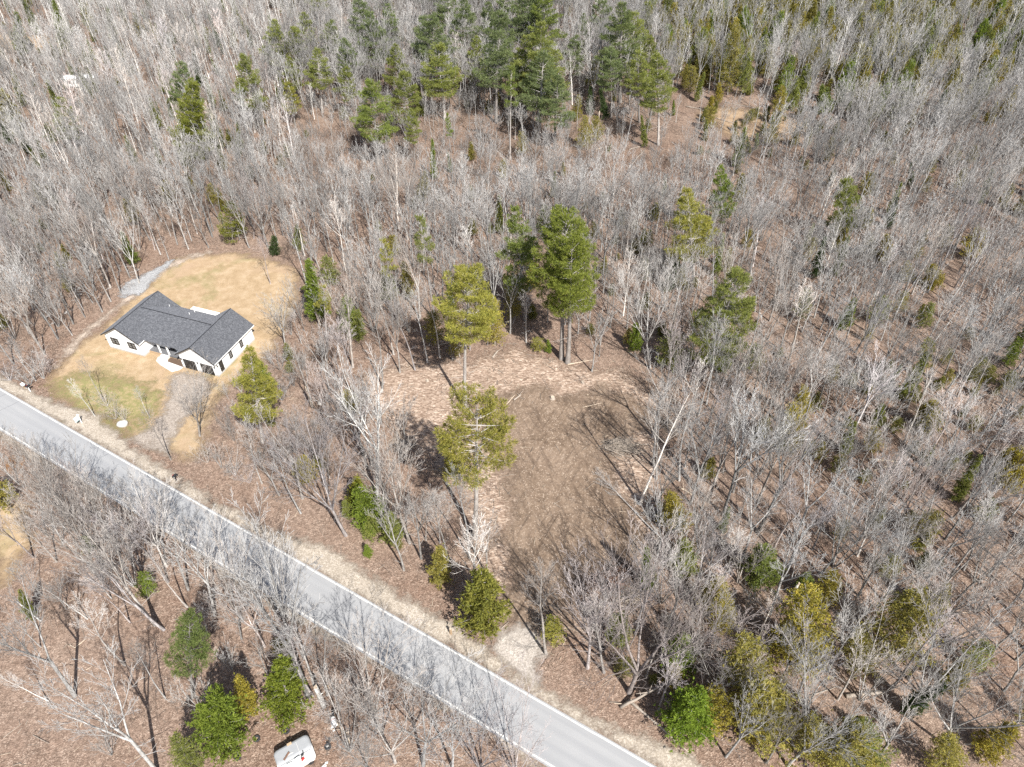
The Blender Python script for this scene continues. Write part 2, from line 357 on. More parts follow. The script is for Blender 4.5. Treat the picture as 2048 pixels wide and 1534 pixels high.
# road (straight, 6 m wide) in its own axes: x along, y across
RD = np.array([.85993, -.51041]); RN = np.array([.51041, .85993]); RC = 29.7; RA = math.atan2(RD[1], RD[0])
def road_pt(s, t, z=0.): p = RD*s + RN*(RC+t); return (p[0], p[1], z)
roado = bpy.data.objects.new('road', mesh_np('road', [(-260, -2.98, 0), (180, -2.98, 0), (180, 2.98, 0), (-260, 2.98, 0)], [[(0, 1, 2, 3)]], M['asphalt']))
roado.location = road_pt(0, 0, .028); roado.rotation_euler = (0, 0, RA); tag(link(roado), kind='structure')
for y in (-2.68, 2.72):
    xs = np.arange(-260, 181, 2.); w = .09; jit = rng.normal(0, .012, len(xs))
    V = np.r_[np.c_[xs, y-w+jit, np.full(len(xs), .004)], np.c_[xs, y+w+jit, np.full(len(xs), .004)]]; n = len(xs)
    link(bpy.data.objects.new('edge_line', mesh_np('edge_line', V, [[(i, i+1, n+i+1, n+i) for i in range(n-1)]], M['line'])), roado)
for s0, t0, s1 in ((-118.5, -3, -117.2), (-115.2, -3, -113.6), (-44, -3, -43.2)):  # thin dark grey lines running across the road
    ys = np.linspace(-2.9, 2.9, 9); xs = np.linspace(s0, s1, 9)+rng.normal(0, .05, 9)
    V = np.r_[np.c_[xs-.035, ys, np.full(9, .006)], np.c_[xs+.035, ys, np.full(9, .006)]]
    link(bpy.data.objects.new('tar_seam', mesh_np('tar_seam', V, [[(i, 9+i, 9+i+1, i+1) for i in range(8)]], M['tar'])), roado)  # thin dark grey line across the road
def strip_poly(t_in, outer):
    return [road_pt(s, t_in)[:2] for s in np.arange(-250, 181, 10.)] + [road_pt(s, outer(s))[:2] for s in np.arange(180, -251, -10.)]
sheet('road_shoulder', strip_poly(2.5, lambda s: 5.7 + 1.0*math.sin(s*.11)+.5*math.sin(s*.37+1)), .020, M['sand'], .6, 2.2, True, 0)
sheet('road_shoulder', strip_poly(-2.5, lambda s: -4.0 - .5*math.sin(s*.13+2)), .020, M['sand'], .6, 2.2, True, 0)
ZONES['road'] = np.array([road_pt(-260, -3.6)[:2], road_pt(180, -3.6)[:2], road_pt(180, 5.)[:2], road_pt(-260, 5.)[:2]])
pw = smooth_poly(poly([(10,934),(18,914),(34,906),(52,914),(50,926),(36,944),(20,948)]), 2)
tag(link(bpy.data.objects.new('puddle', mesh_np('puddle', np.c_[pw, np.full(len(pw), .026)], [[list(range(len(pw)))[::-1]]], M['puddle']))), kind='structure')

# ------------------------------------------------------------------ house (local axes: x along the front, y to the back)
HO, HR = (-50.0, 91.58, 0), R(-20.05)
house = empty('house', HO, HR, 'single storey white house with dark shingle roof and two black garage doors', 'house')
D_ = 10.45; ZE, ZR, ZM = 3.2, 5.9, 5.86
XL0, XL1, XG0, XG1 = -23.05, -15.6, -7.3, 0.0
def hp(name, mb, mat, parent=None): return mb.build(name, mat, parent or house)
def wing(x0, x1):
    c = (x0+x1)/2; k = (ZR-ZE)/((x1-x0)/2+.42)
    zt = ZR-.25; zs = zt-k*(x1-x0)/2
    hp('wall', MB().prism([(x0, 0, .35), (x1, 0, .35), (x1, 0, zs), (c, 0, zt), (x0, 0, zs)], (0, D_, 0)), M['siding'])
    hp('foundation', MB().box((x0-.03, -.03, -.2), (x1+.03, D_+.03, .36)), M['found'])
    h = (x1-x0)/2+.42; rf = MB(); y0, y1 = -.45, D_+.45
    rf.prism([(c, y0, ZR), (c+h, y0, ZR-k*h), (c+h, y0, ZR-k*h-.16), (c, y0, ZR-.16), (c-h, y0, ZR-k*h-.16), (c-h, y0, ZR-k*h)], (0, y1-y0, 0))
    ro = hp('roof', rf, M['shingle'])
    cap = MB(); cap.prism([(c, y0-.01, ZR+.02), (c+.09, y0-.01, ZR-.05), (c-.09, y0-.01, ZR-.05)], (0, y1-y0+.02, 0)); cap.build('ridge_cap', M['black'], ro)
    for yy in (y0-.03, y1):
        for sgn in (-1, 1):
            MB().prism([(c, yy, ZR-.04), (c+sgn*h, yy, ZR-k*h-.04), (c+sgn*h, yy, ZR-k*h-.24), (c, yy, ZR-.24)][::sgn], (0, .03, 0)).build('rake_board', M['black'], ro)
    for sgn in (-1, 1):
        MB().box((c+sgn*h+(0 if sgn > 0 else -.03), y0, ZR-k*h-.2), (c+sgn*h+(.03 if sgn > 0 else 0), y1, ZR-k*h-.02)).build('fascia', M['white'], ro)
    return c, k, h
cL, kL, hL = wing(XL0, XL1); cG, kG, hG = wing(XG0, XG1)
# main body and its roof between the two wings
hp('wall', MB().box((XL1+.003, 2.9, .35), (XG0-.003, D_-.02, ZE-.05)), M['siding'])
hp('foundation', MB().box((XL1+.04, 2.87, -.2), (XG0-.04, D_+.01, .36)), M['found'])
mv0, mvr, mv1 = .9, 5.9, 10.9
rm_ = MB(); rm_.prism([(cL+.05, mvr, ZM), (cL+.05, mv0, ZE), (cL+.05, mv0, ZE-.15), (cL+.05, mvr, ZM-.16), (cL+.05, mv1, ZE-.15), (cL+.05, mv1, ZE)], (cG-cL-.1, 0, 0))
rmain = hp('roof', rm_, M['shingle'])
MB().prism([(cL+.3, mvr, ZM+.02), (cL+.3, mvr-.09, ZM-.04), (cL+.3, mvr+.09, ZM-.04)], (cG-cL-.6, 0, 0)).build('ridge_cap', M['black'], rmain)
for px_, py_ in ((-16.4, 9.6), (-11.2, 9.9), (-10.6, 8.1)):
    zz = ZM-(py_-mvr)*.531; MB().tube([(px_, py_, zz-.1), (px_, py_, zz+.45)], .05, 8).build('vent_pipe', M['white'], rmain)
# porch
hp('porch_floor', MB().box((XL1+.003, 1.35, .12), (XG0-.003, 2.87, .42)), M['deckgrey'])
hp('porch_beam', MB().box((XL1+.003, 1.3, ZE-.42), (XG0-.003, 1.5, ZE-.2)), M['white'])
for px_ in (-13.15, -11.3): hp('porch_post', MB().box((px_-.1, 1.38, .42), (px_+.1, 1.58, ZE-.42)), M['white'])
hp('porch_rim', MB().box((XL1+.01, 1.31, .1), (-12.9, 1.35, .36)), M['wood'])
hp('step', MB().box((-12.95, .72, 0), (-11.25, 1.34, .22)), M['concrete'])
hp('step', MB().box((-12.95, 1.05, .22), (-11.25, 1.34, .36)), M['concrete'])
def window(x, z0, z1, w, y, face='f', grid=(4, 3), double=True, name='window', parent=None):
    """frame, dark panes and glazing bars, on the front (y = const) or the end wall (x = const)"""
    T = (lambda a, b, c: (a, y-b, c)) if face == 'f' else ((lambda a, b, c: (y+b, a, c)) if face == 's' else (lambda a, b, c: (a, y+b, c)))
    def bx(mb, a0, a1, b0, b1, c0, c1):
        p, q = np.array(T(a0, b0, c0)), np.array(T(a1, b1, c1)); mb.box(np.minimum(p, q), np.maximum(p, q))
    fr = MB(); t = .07
    bx(fr, x, x+w, .0, .06, z0, z0+t); bx(fr, x, x+w, .0, .06, z1-t, z1); bx(fr, x, x+t, .0, .06, z0+t, z1-t); bx(fr, x+w-t, x+w, .0, .06, z0+t, z1-t)
    if double: bx(fr, x+w/2-.045, x+w/2+.045, .0, .06, z0+t, z1-t)
    fo = fr.build(name, M['black'], parent or house)
    xs = ((x+t, x+w/2-.045), (x+w/2+.045, x+w-t)) if double else ((x+t, x+w-t),)
    for a, b in xs:
        pn = MB(); bx(pn, a, b, .004, .02, z0+t, z1-t); pn.build('pane', M['glass'], fo)
        ba = MB(); nv = grid[0]//len(xs)
        for i in range(1, nv): xx = a+(b-a)*i/nv; bx(ba, xx-.014, xx+.014, .02, .032, z0+t, z1-t)
        for i in range(1, grid[1]):
            zz = z0+t+(z1-z0-2*t)*i/grid[1]; bx(ba, a, b, .02, .035, zz-.014, zz+.014)
        ba.build('glazing_bar', M['found'], fo)
    return fo
window(-22.0, 1.25, 2.7, 1.65, 0); window(-18.35, 1.22, 2.66, 1.65, 0)
window(3.62, 1.0, 2.5, .78, 0, 's', (2, 4), False); window(6.68, 1.0, 2.5, .78, 0, 's', (2, 4), False)
window(-14.9, 1.1, 2.5, 1.3, 2.9); window(-9.7, 1.1, 2.5, 1.5, 2.9)
window(-13.5, 1.0, 2.4, 1.6, D_-.02, 'b'); window(-21.5, 1.0, 2.4, 1.4, D_, 'b')
dr = hp('door', MB().box((-12.2, 2.84, .42), (-11.2, 2.9, 2.5)), M['black']); MB().box((-11.35, 2.8, 1.35), (-11.29, 2.84, 1.5)).build('handle', M['found'], dr)
dr = hp('door', MB().box((0, .85, .36), (.05, 1.75, 2.42)), M['black']); MB().box((.05, 1.0, 1.55), (.058, 1.6, 2.25)).build('pane', M['glass'], dr); MB().box((.05, .93, 1.25), (.1, .98, 1.4)).build('handle', M['found'], dr)
for gx in (-6.75, -3.2):
    gd = hp('garage_door', MB().box((gx-.08, -.04, .02), (gx+2.58, 0, 2.3)), M['white'])
    for i in range(4): MB().box((gx, -.07, .06+i*.545), (gx+2.5, -.04, .06+i*.545+.52)).build('panel', M['black'], gd)
for lx, ly, sd_ in ((-7.05, -.14, 0), (-3.72, -.14, 0), (-.28, -.14, 0), (.0, .3, 1)):
    if sd_: hp('wall_lamp', MB().box((0, .25, 1.95), (.14, .38, 2.3)), M['black'])
    else: hp('wall_lamp', MB().box((lx-.07, ly, 1.85), (lx+.07, 0, 2.2)), M['black'])
# back deck with white railing
dk = hp('deck', MB().box((-15.2, D_+.45, .25), (-9.3, 13.6, .45)), M['tarp'])
for px_, py_ in ((-15.15, 11.2), (-15.15, 12.4), (-15.15, 13.5), (-13.2, 13.5), (-11.3, 13.5), (-9.4, 13.5), (-9.4, 12.4), (-9.4, 11.2)):
    MB().box((px_-.07, py_-.07, .45), (px_+.07, py_+.07, 1.5)).build('railing_post', M['white'], dk)
for a, b in (((-15.2, 11.2), (-15.1, 13.5)), ((-15.15, 13.45), (-9.4, 13.55)), ((-9.45, 11.2), (-9.35, 13.5))):
    for z in (.6, 1.4): MB().box((a[0], a[1], z), (b[0], b[1], z+.08)).build('rail', M['white'], dk)
    bl = MB(); L_ = max(b[0]-a[0], b[1]-a[1]); n = int(L_/.2)
    for i in range(1, n):
        if b[0]-a[0] > 1: bl.box((a[0]+L_*i/n-.03, a[1]+.02, .68), (a[0]+L_*i/n+.03, b[1]-.02, 1.4))
        else: bl.box((a[0]+.02, a[1]+L_*i/n-.03, .68), (b[0]-.02, a[1]+L_*i/n+.03, 1.4))
    bl.build('baluster_run', M['white'], dk)
def local(x, y, z=0.):
    c, s = math.cos(HR), math.sin(HR); return (HO[0]+c*x-s*y, HO[1]+s*x+c*y, z)
def flat(name, pts, z0, z1, mat):
    o = MB().prism([(*local(*p)[:2], z0) for p in pts], (0, 0, z1-z0)).build(name, mat); return tag(o, kind='structure')
flat('front_path', [(-13.3, .7), (-12.9, -.3), (-11.6, -.9), (-8.45, -1.75), (-7.5, -.9), (-7.35, -.1), (-10.9, .2), (-11.2, .7)], 0, .06, M['concrete'])
flat('mulch_bed', [(-11.1, 1.3), (-11.1, .75), (-10.85, .25), (-7.36, -.06), (-7.36, 1.3)], 0, .05, M['brownbed'])
ZONES['house'] = np.array([local(-24.5, -2.5)[:2], local(1.5, -2.5)[:2], local(1.5, 14.5)[:2], local(-24.5, 14.5)[:2]])
# things on the back deck and by the house
def crate(name, x, y, z, sx, sy, sz, mat, label, cat, rz=0.):
    r = empty(name, (x, y, z), rz, label, cat)
    MB().box((-sx/2, -sy/2, 0), (sx/2, sy/2, sz*.8)).build('body', mat, r); MB().box((-sx/2-.02, -sy/2-.02, sz*.8), (sx/2+.02, sy/2+.02, sz)).build('lid', mat, r); return r
x, y, _ = local(-11.9, 12.2); crate('storage_box', x, y, .45, 1.1, .6, .55, M['deckgrey'], 'dark storage box standing on the white back deck', 'storage box', HR)
x, y, _ = local(-17.2, 12.6)
def rock(name, x, y, sx, sy, sz, mat, label, cat='boulder', seed=0, group=None):
    r_ = np.random.default_rng(seed); V = []; Fc = []; nu, nv = 12, 7
    for j in range(nv):
        ph = math.pi*(.04+.92*j/(nv-1)); 
        for i in range(nu):
            th = 2*math.pi*i/nu; k = 1+r_.normal(0, .07); V.append((sx*k*math.sin(ph)*math.cos(th), sy*k*math.sin(ph)*math.sin(th), sz*k*math.cos(ph)))
    Fc = [(j*nu+i, (j+1)*nu+i, (j+1)*nu+(i+1) % nu, j*nu+(i+1) % nu) for j in range(nv-1) for i in range(nu)]+[list(range(nu)), list(range((nv-1)*nu, nv*nu))[::-1]]
    me = MB().add(V, Fc).mesh(name, mat, True); o = link(bpy.data.objects.new(name, me)); o.location = (x, y, sz*.55); o.rotation_euler = (0, 0, seed*1.3); return tag(o, label, cat, group)
rock('boulder', x, y, .45, .3, .22, M['stone'], 'pale flat stone on the lawn behind the house roof', seed=3)
g_ = G(246, 850); rock('boulder', g_[0], g_[1], .95, .7, .55, M['stone'], 'large white boulder on the front grass by the drive', seed=5)
for i, (px_, py_, s_, lb) in enumerate(((158, 578, .55, 'pale stone at the wood edge left of the gravel pad'), (160, 589, .4, 'smaller pale stone below another at the wood edge'), (133, 626, .45, 'grey stone beside the dirt track left of the house'), (640, 808, .5, 'pale stone among bare trees right of the drive'))):
    g_ = G(px_, py_); rock('boulder', g_[0], g_[1], s_, s_*.6, s_*.4, M['stone'], lb, seed=11+i)
# ------------------------------------------------------------------ roadside things
def at(px_, py_): g_ = G(px_, py_); return (g_[0], g_[1], 0)
s_ = empty('sign_post', at(164, 846), RA+R(100), 'white hanging sign post with a pale blank panel on the front grass verge', 'sign')
MB().box((-.06, -.06, 0), (.06, .06, 1.9)).build('post', M['white'], s_); MB().box((-.95, -.05, 1.62), (.25, .05, 1.74)).build('arm', M['white'], s_)
MB().box((-.85, -.025, .85), (-.15, .025, 1.5)).build('panel', M['teal'], s_); MB().box((-.85, -.03, 1.5), (-.15, .03, 1.6)).build('header', M['white'], s_)
MB().prism([(-.1, -.06, 1.9), (.1, -.06, 1.9), (0, 0, 2.02)], (0, .12, 0)).build('cap', M['white'], s_)
def mailbox(p, rz, label, mats, hh=1.05):
    m = empty('mailbox', p, rz, label, 'mailbox')
    MB().box((-.06, -.06, 0), (.06, .06, hh)).build('post', mats[0], m); MB().box((-.1, -.35, hh-.06), (.1, .3, hh)).build('arm', mats[0], m)
    pr = [(.16*math.cos(t), -.38, hh+.15+.16*math.sin(t)) for t in np.linspace(0, math.pi, 9)]; b = MB().prism(pr+[(-.16, -.38, hh), (.16, -.38, hh)], (0, .62, 0)).build('box', mats[1], m)
    MB().box((.165, -.1, hh+.1), (.185, .12, hh+.28)).build('flag', M['red'], b); MB().box((-.15, -.4, hh+.02), (.15, -.383, hh+.26)).build('door', mats[1], b)
mailbox(at(353, 962), RA+math.pi, 'black mailbox with a red flag on the road shoulder beside the gravel drive', (M['black'], M['black']))
mailbox(at(61, 783), RA+math.pi, 'black mailbox on a white post at the road edge left of the front lawn', (M['white'], M['black']))
x, y, _ = at(50, 777); b = empty('newspaper_box', (x, y, 0), RA, 'white plastic box beside the black mailbox at the road edge', 'newspaper box')
MB().box((-.05, -.05, 0), (.05, .05, .8)).build('post', M['wood'], b); MB().box((-.3, -.22, .8), (.3, .22, 1.1)).build('box', M['white'], b)
b = empty('marker_post', at(902, 1268), RA, 'brown wooden marker post on the leafy shoulder near the clearing entrance', 'post')
MB().box((-.11, -.11, 0), (.11, .11, 1.25)).build('post', M['wood'], b); MB().prism([(-.12, -.12, 1.25), (.12, -.12, 1.25), (.12, .12, 1.25), (-.12, .12, 1.25)], (.0, .0, .06)).build('cap', M['logpale'], b)

# ------------------------------------------------------------------ camper shell and the scrap round it
ca = R(31); cb = G(588, 1500, 1.5); cx, cy_ = cb[0], cb[1]-.25
camper = empty('camper_trailer', (cx, cy_, 0), ca, 'old camper trailer with rounded grey roof and white side among fallen leaves', 'camper')
def rounded(x0, x1, y0, y1, r, n=5):
    P = []
    for ox, oy, a in ((x1-r, y1-r, 0), (x0+r, y1-r, 90), (x0+r, y0+r, 180), (x1-r, y0+r, 270)):
        for t in np.linspace(0, 90, n+1): P.append((ox+r*math.cos(R(a+t)), oy+r*math.sin(R(a+t))))
    return P
def dome(mb, x0, x1, y0, y1, r, z0, levels):
    rings = [[(*p, z0+z) for p in rounded(x0+i_, x1-i_, y0+i_, y1-i_, max(.02, r-i_*.5))] for i_, z in levels]; n = len(rings[0])
    mb.add([q for g_ in rings for q in g_], [(i*n+j, i*n+(j+1) % n, (i+1)*n+(j+1) % n, (i+1)*n+j) for i in range(len(rings)-1) for j in range(n)]+[list(range((len(rings)-1)*n, len(rings)*n))])
mb = MB(); dome(mb, -1.95, 1.95, -1.5, 1.2, .5, .4, [(.06, 0), (0, .1), (0, .95)]); mb.build('body', M['tarp'], camper, True)
mb = MB(); dome(mb, -1.96, 1.96, -.55, 1.21, .5, 1.35, [(0, 0), (.03, .1), (.14, .2), (.3, .25)]); mb.build('roof', M['campergrey'], camper)
mb = MB(); dome(mb, -1.955, 1.955, -1.5, -.56, .3, 1.35, [(0, 0), (.03, .06), (.12, .12)]); mb.build('roof_end', M['tarp'], camper)
MB().box((-.35, .92, 1.56), (.15, 1.15, 1.68)).build('roof_vent', M['wood'], camper)
for x_ in (-1.2, 1.2):
    for y_ in (-1.45, 1.1):
        w_ = MB().lathe([(.12, -.1), (.3, -.1), (.33, -.05), (.33, .05), (.3, .1), (.12, .1)], 18, closed=True).build('wheel', M['rubber'], camper); w_.location = (x_, y_, .33); w_.rotation_euler = (R(90), 0, 0)
MB().box((-.95, -.05, 1.6), (.0, .06, 1.64)).build('seam_strip', M['found'], camper); MB().box((.55, -.3, 1.6), (.6, .9, 1.63)).build('seam_strip', M['found'], camper)
ct = lambda x_, y_, z=0: (cx+math.cos(ca)*x_-math.sin(ca)*y_, cy_+math.sin(ca)*x_+math.cos(ca)*y_, z)
def on_camper(name, mb, mat, x_, y_, z, rz, label, cat): o = mb.build(name, mat); o.location = ct(x_, y_, z); o.rotation_euler = (0, 0, ca+rz); return tag(o, label, cat)
on_camper('plank', MB().box((-.45, -.09, 0), (.45, .09, .07)), M['rust'], -.75, -.05, 1.645, R(35), 'rusty brown plank lying on the grey camper roof', 'plank')
on_camper('carton', MB().box((-.3, -.25, 0), (.3, .25, .32)).box((-.31, -.02, .32), (.31, .02, .34)), M['white'], .15, -1.05, 1.475, R(8), 'white carton on the pale end of the camper roof', 'carton')
on_camper('carton', MB().box((-.35, -.2, 0), (.35, .2, .22)).box((-.36, -.02, .22), (.36, .02, .24)), M['tarp'], -.7, -1.1, 1.475, R(-6), 'lower white carton beside another on the camper roof', 'carton')
on_camper('scrap_metal', MB().tube([(-.4, 0, .06), (-.1, .1, .14), (.2, -.05, .08), (.45, .08, .1)], .05, 6).box((-.1, -.12, 0), (.15, .1, .1)), M['rubber'], .75, -.75, 1.475, R(60), 'dark tangled scrap metal piece on the camper roof', 'scrap')
on_camper('toolbox', MB().box((-.2, -.12, 0), (.2, .12, .16)).tube([(-.1, 0, .16), (-.1, 0, .22), (.1, 0, .22), (.1, 0, .16)], .015, 6), M['red'], .62, -1.2, 1.475, R(20), 'small red toolbox near the camper roof edge', 'toolbox')
tyre_mesh = MB().lathe([(.2, -.1), (.3, -.13), (.36, -.1), (.38, -.06), (.38, .06), (.36, .1), (.3, .13), (.2, .1)], 22, closed=True).mesh('tyre', M['rubber'], True)
rim_mesh = MB().lathe([(.0, -.03), (.13, -.03), (.2, -.06), (.215, -.06), (.215, .05), (.2, .05)], 22).mesh('rim', M['found'], True)
for i, (px_, py_, rx, rimmed, lb) in enumerate(((514, 1478, 0, 0, 'black tyre flat on leaves left of the camper, upper of two'), (573, 1462, .12, 0, 'grey worn tyre flat on leaves just behind the camper'),
        (476, 1515, .1, 0, 'black tyre flat on leaves far left of the camper, lower of two'), (656, 1494, .1, 1, 'black tyre with pale rim lying right of the camper'), (667, 1428, 1.35, 0, 'dark tyre propped upright behind the white drum'), (404, 1514, 0, 0, 'dark tyre under the green cedar edge by the camper clearing'))):
    if i == 5: continue
    t_ = empty('tyre', (*G(px_, py_)[:2], .13 if rx < .5 else .4), i*1.1, lb, 'tyre', 'old tyres round the camper'); t_.rotation_euler = (rx, 0, i*1.1+(.5 if rx > .5 else 0))
    link(bpy.data.objects.new('tread', tyre_mesh), t_)
    if rimmed: link(bpy.data.objects.new('rim', rim_mesh), t_)
d_ = empty('drum', (*G(668, 1446)[:2], .32), R(115), 'white dented drum on its side with a dark open end', 'drum'); d_.rotation_euler = (R(90), 0, R(25))
MB().lathe([(.0, -.5), (.3, -.5), (.32, -.47), (.32, .48), (.3, .5), (.29, .5), (.29, -.3), (0, -.3)], 20).build('shell', M['tarp'], d_, True); MB().lathe([(.325, -.2), (.335, -.17), (.325, -.14)], 20).build('hoop', M['red'], d_); MB().lathe([(0, .3), (.288, .3)], 20).build('inside', M['rubber'], d_)
def scrap(px_, py_, mat, label, sd_, name='scrap_heap', s=.5):
    r_ = np.random.default_rng(sd_); mb = MB()
    e = empty(name, at(px_, py_), r_.uniform(0, 6), label, 'scrap')
    for k_ in range(5):
        mb = MB(); a = r_.uniform(-s, s, 2); b = a+r_.uniform(-s, s, 2)
        if k_ % 2: mb.tube([(*a, .06), (*((a+b)/2), .06+r_.uniform(.05, .2)), (*b, .05)], .035, 6)
        else: mb.prism([(*a, .02), (a[0]+.3, a[1]+.05, .04), (*(a+(.35, .3)), .12), (*(a+(.02, .26)), .1)], (0, 0, .03))
        mb.build('piece', mat, e)
scrap(640, 1484, M['rust'], 'small heap of rusty scrap just right of the camper', 4); scrap(655, 1481, M['rubber'], 'dark engine part lying against the rimmed tyre', 5, s=.3)
scrap(652, 1527, M['tarp'], 'white crumpled sheet heap at the bottom edge right of the camper', 6, 'sheet_heap', .7); scrap(673, 1451, M['tarp'], 'pale broken pieces beside the white drum', 7, s=.35)
b = empty('bucket', at(655, 1376), 0, 'small yellow bucket on the leaves beside the birch snag', 'bucket'); MB().lathe([(0, 0), (.17, 0), (.21, .32), (.19, .32), (.16, .03), (0, .03)], 16).build('body', M['yellow'], b); MB().tube([(.2*math.cos(t), 0, .32+.12*math.sin(t)) for t in np.linspace(0, math.pi, 9)], .01, 5).build('handle', M['found'], b)
# white trailer deep in the woods, far left
tp = G(166, 172); wt = empty('mobile_home', (tp[0], tp[1], 0), R(2), 'small white mobile home half hidden among bare trees in the far woods', 'mobile home')
MB().box((-4.6, -1.5, .4), (4.6, 1.5, 2.75)).build('wall', M['tarp'], wt); MB().prism([(-4.75, -1.65, 2.76), (-4.75, 0, 3.1), (-4.75, 1.65, 2.76)], (9.5, 0, 0)).build('roof', M['white'], wt)
for x_ in (-3.4, -.4, 2.2): w_ = MB().box((x_, -1.54, 1.3), (x_+1., -1.5, 2.2)).build('window', M['black'], wt); MB().box((x_+.08, -1.56, 1.38), (x_+.92, -1.54, 2.12)).build('pane', M['glass'], w_)
MB().box((1.0, -1.54, .45), (1.8, -1.5, 2.3)).build('door', M['found'], wt)
tp = G(151, 152); crate('storage_box', tp[0], tp[1], 0, 1.6, 1.2, 1.5, M['red'], 'red box just behind the white mobile home in the woods', 'storage box')

# ------------------------------------------------------------------ tree building
def frames(d):
    a = np.cross(d, np.where(np.abs(d[:, 2:3]) < .9, [[0, 0, 1.]], [[1., 0, 0]])); a /= np.linalg.norm(a, axis=1, keepdims=True)+1e-9
    return a, np.cross(d, a)
class Wood:
    def __init__(s): s.A = []; s.B = []; s.ra = []; s.rb = []; s.lv = []; s.k = []
    def line(s, pts, rad, lv, k=3):
        for i in range(len(pts)-1): s.A.append(pts[i]); s.B.append(pts[i+1]); s.ra.append(rad[i]); s.rb.append(rad[i+1]); s.lv.append(lv); s.k.append(k)
    def arrays(s, sel):
        A = np.array(s.A)[sel]; B = np.array(s.B)[sel]; ra = np.array(s.ra)[sel]; rb = np.array(s.rb)[sel]; lv = np.array(s.lv)[sel]; kk = np.array(s.k)[sel]
        Vs, Qs, Ls, n0 = [], [], [], 0
        for k in np.unique(kk):
            m = kk == k; a, b = A[m], B[m]; d = b-a; d /= np.linalg.norm(d, axis=1, keepdims=True)+1e-9; u, w = frames(d); n = m.sum()
            t = np.arange(k)*2*np.pi/k; c, sn = np.cos(t)[None, :, None], np.sin(t)[None, :, None]; ring = c*u[:, None]+sn*w[:, None]
            V = np.stack([a[:, None]+ring*ra[m][:, None, None], b[:, None]+ring*rb[m][:, None, None]], 1).reshape(-1, 3)
            i = np.arange(k); q = np.stack([i, (i+1) % k, k+(i+1) % k, k+i], -1); Q = (np.arange(n)[:, None, None]*2*k+q[None]).reshape(-1, 4)+n0
            Vs.append(V); Qs.append(Q); Ls.append(np.repeat(lv[m], 2*k)); n0 += len(V)
        return np.concatenate(Vs), np.concatenate(Qs), np.concatenate(Ls)
    def mesh(s, name, mat, lo, hi):
        lv = np.array(s.lv); V, Q, L = s.arrays((lv >= lo) & (lv <= hi)); return mesh_np(name, V, [Q], mat, {'lvl': np.clip((L-1)/2., 0, 1)}, True)
def unit(v): return v/(np.linalg.norm(v)+1e-9)
def spray(rs, W, p, d, L, r, lv, maxlv, kids, ang, ratio, upb, tmin=.25, wob=.10, rmin=.009):
    ns = 4 if lv <= 1 else (2 if lv == 2 else 1)
    pts = [p]; dd = d.copy()
    for i in range(ns):
        dd = unit(dd+rs.normal(0, wob, 3)+np.array([0, 0, upb])); pts.append(pts[-1]+dd*L/ns)
    rad = [max(rmin, r*(1-.78*i/ns)) for i in range(ns+1)]
    W.line(pts, rad, lv, 5 if lv == 0 else (4 if lv == 1 else 3))
    if lv >= maxlv: return
    n = kids[min(lv, len(kids)-1)]; n = int(n*rs.uniform(.8, 1.25)+.5); az0 = rs.uniform(0, 6.28)
    for i in range(n):
        t = tmin+(1-tmin)*(i+rs.uniform(.1, .9))/n; j = min(int(t*ns), ns-1); f = t*ns-j
        q = pts[j]*(1-f)+pts[j+1]*f; ax = unit(pts[j+1]-pts[j]); u, w = frames(ax[None]); az = az0+i*2.4+rs.normal(0, .4); an = ang*rs.uniform(.7, 1.25)
        nd = unit(ax*math.cos(an)+(u[0]*math.cos(az)+w[0]*math.sin(az))*math.sin(an))
        spray(rs, W, q, nd, L*ratio*(1.1-.55*t)*rs.uniform(.7, 1.2), max(rmin, r*(1-.78*t)*.55), lv+1, maxlv, kids, ang, ratio, upb, .15, wob*1.15, rmin)
def trunk_line(rs, H, lean=.02, n=9, wob=.012):
    pts = [np.zeros(3)]; d = np.array([rs.normal(0, lean), rs.normal(0, lean), 1.])
    for i in range(n): d = unit(d+np.array([rs.normal(0, wob*3), rs.normal(0, wob*3), .05])); pts.append(pts[-1]+d*H/n)
    return pts
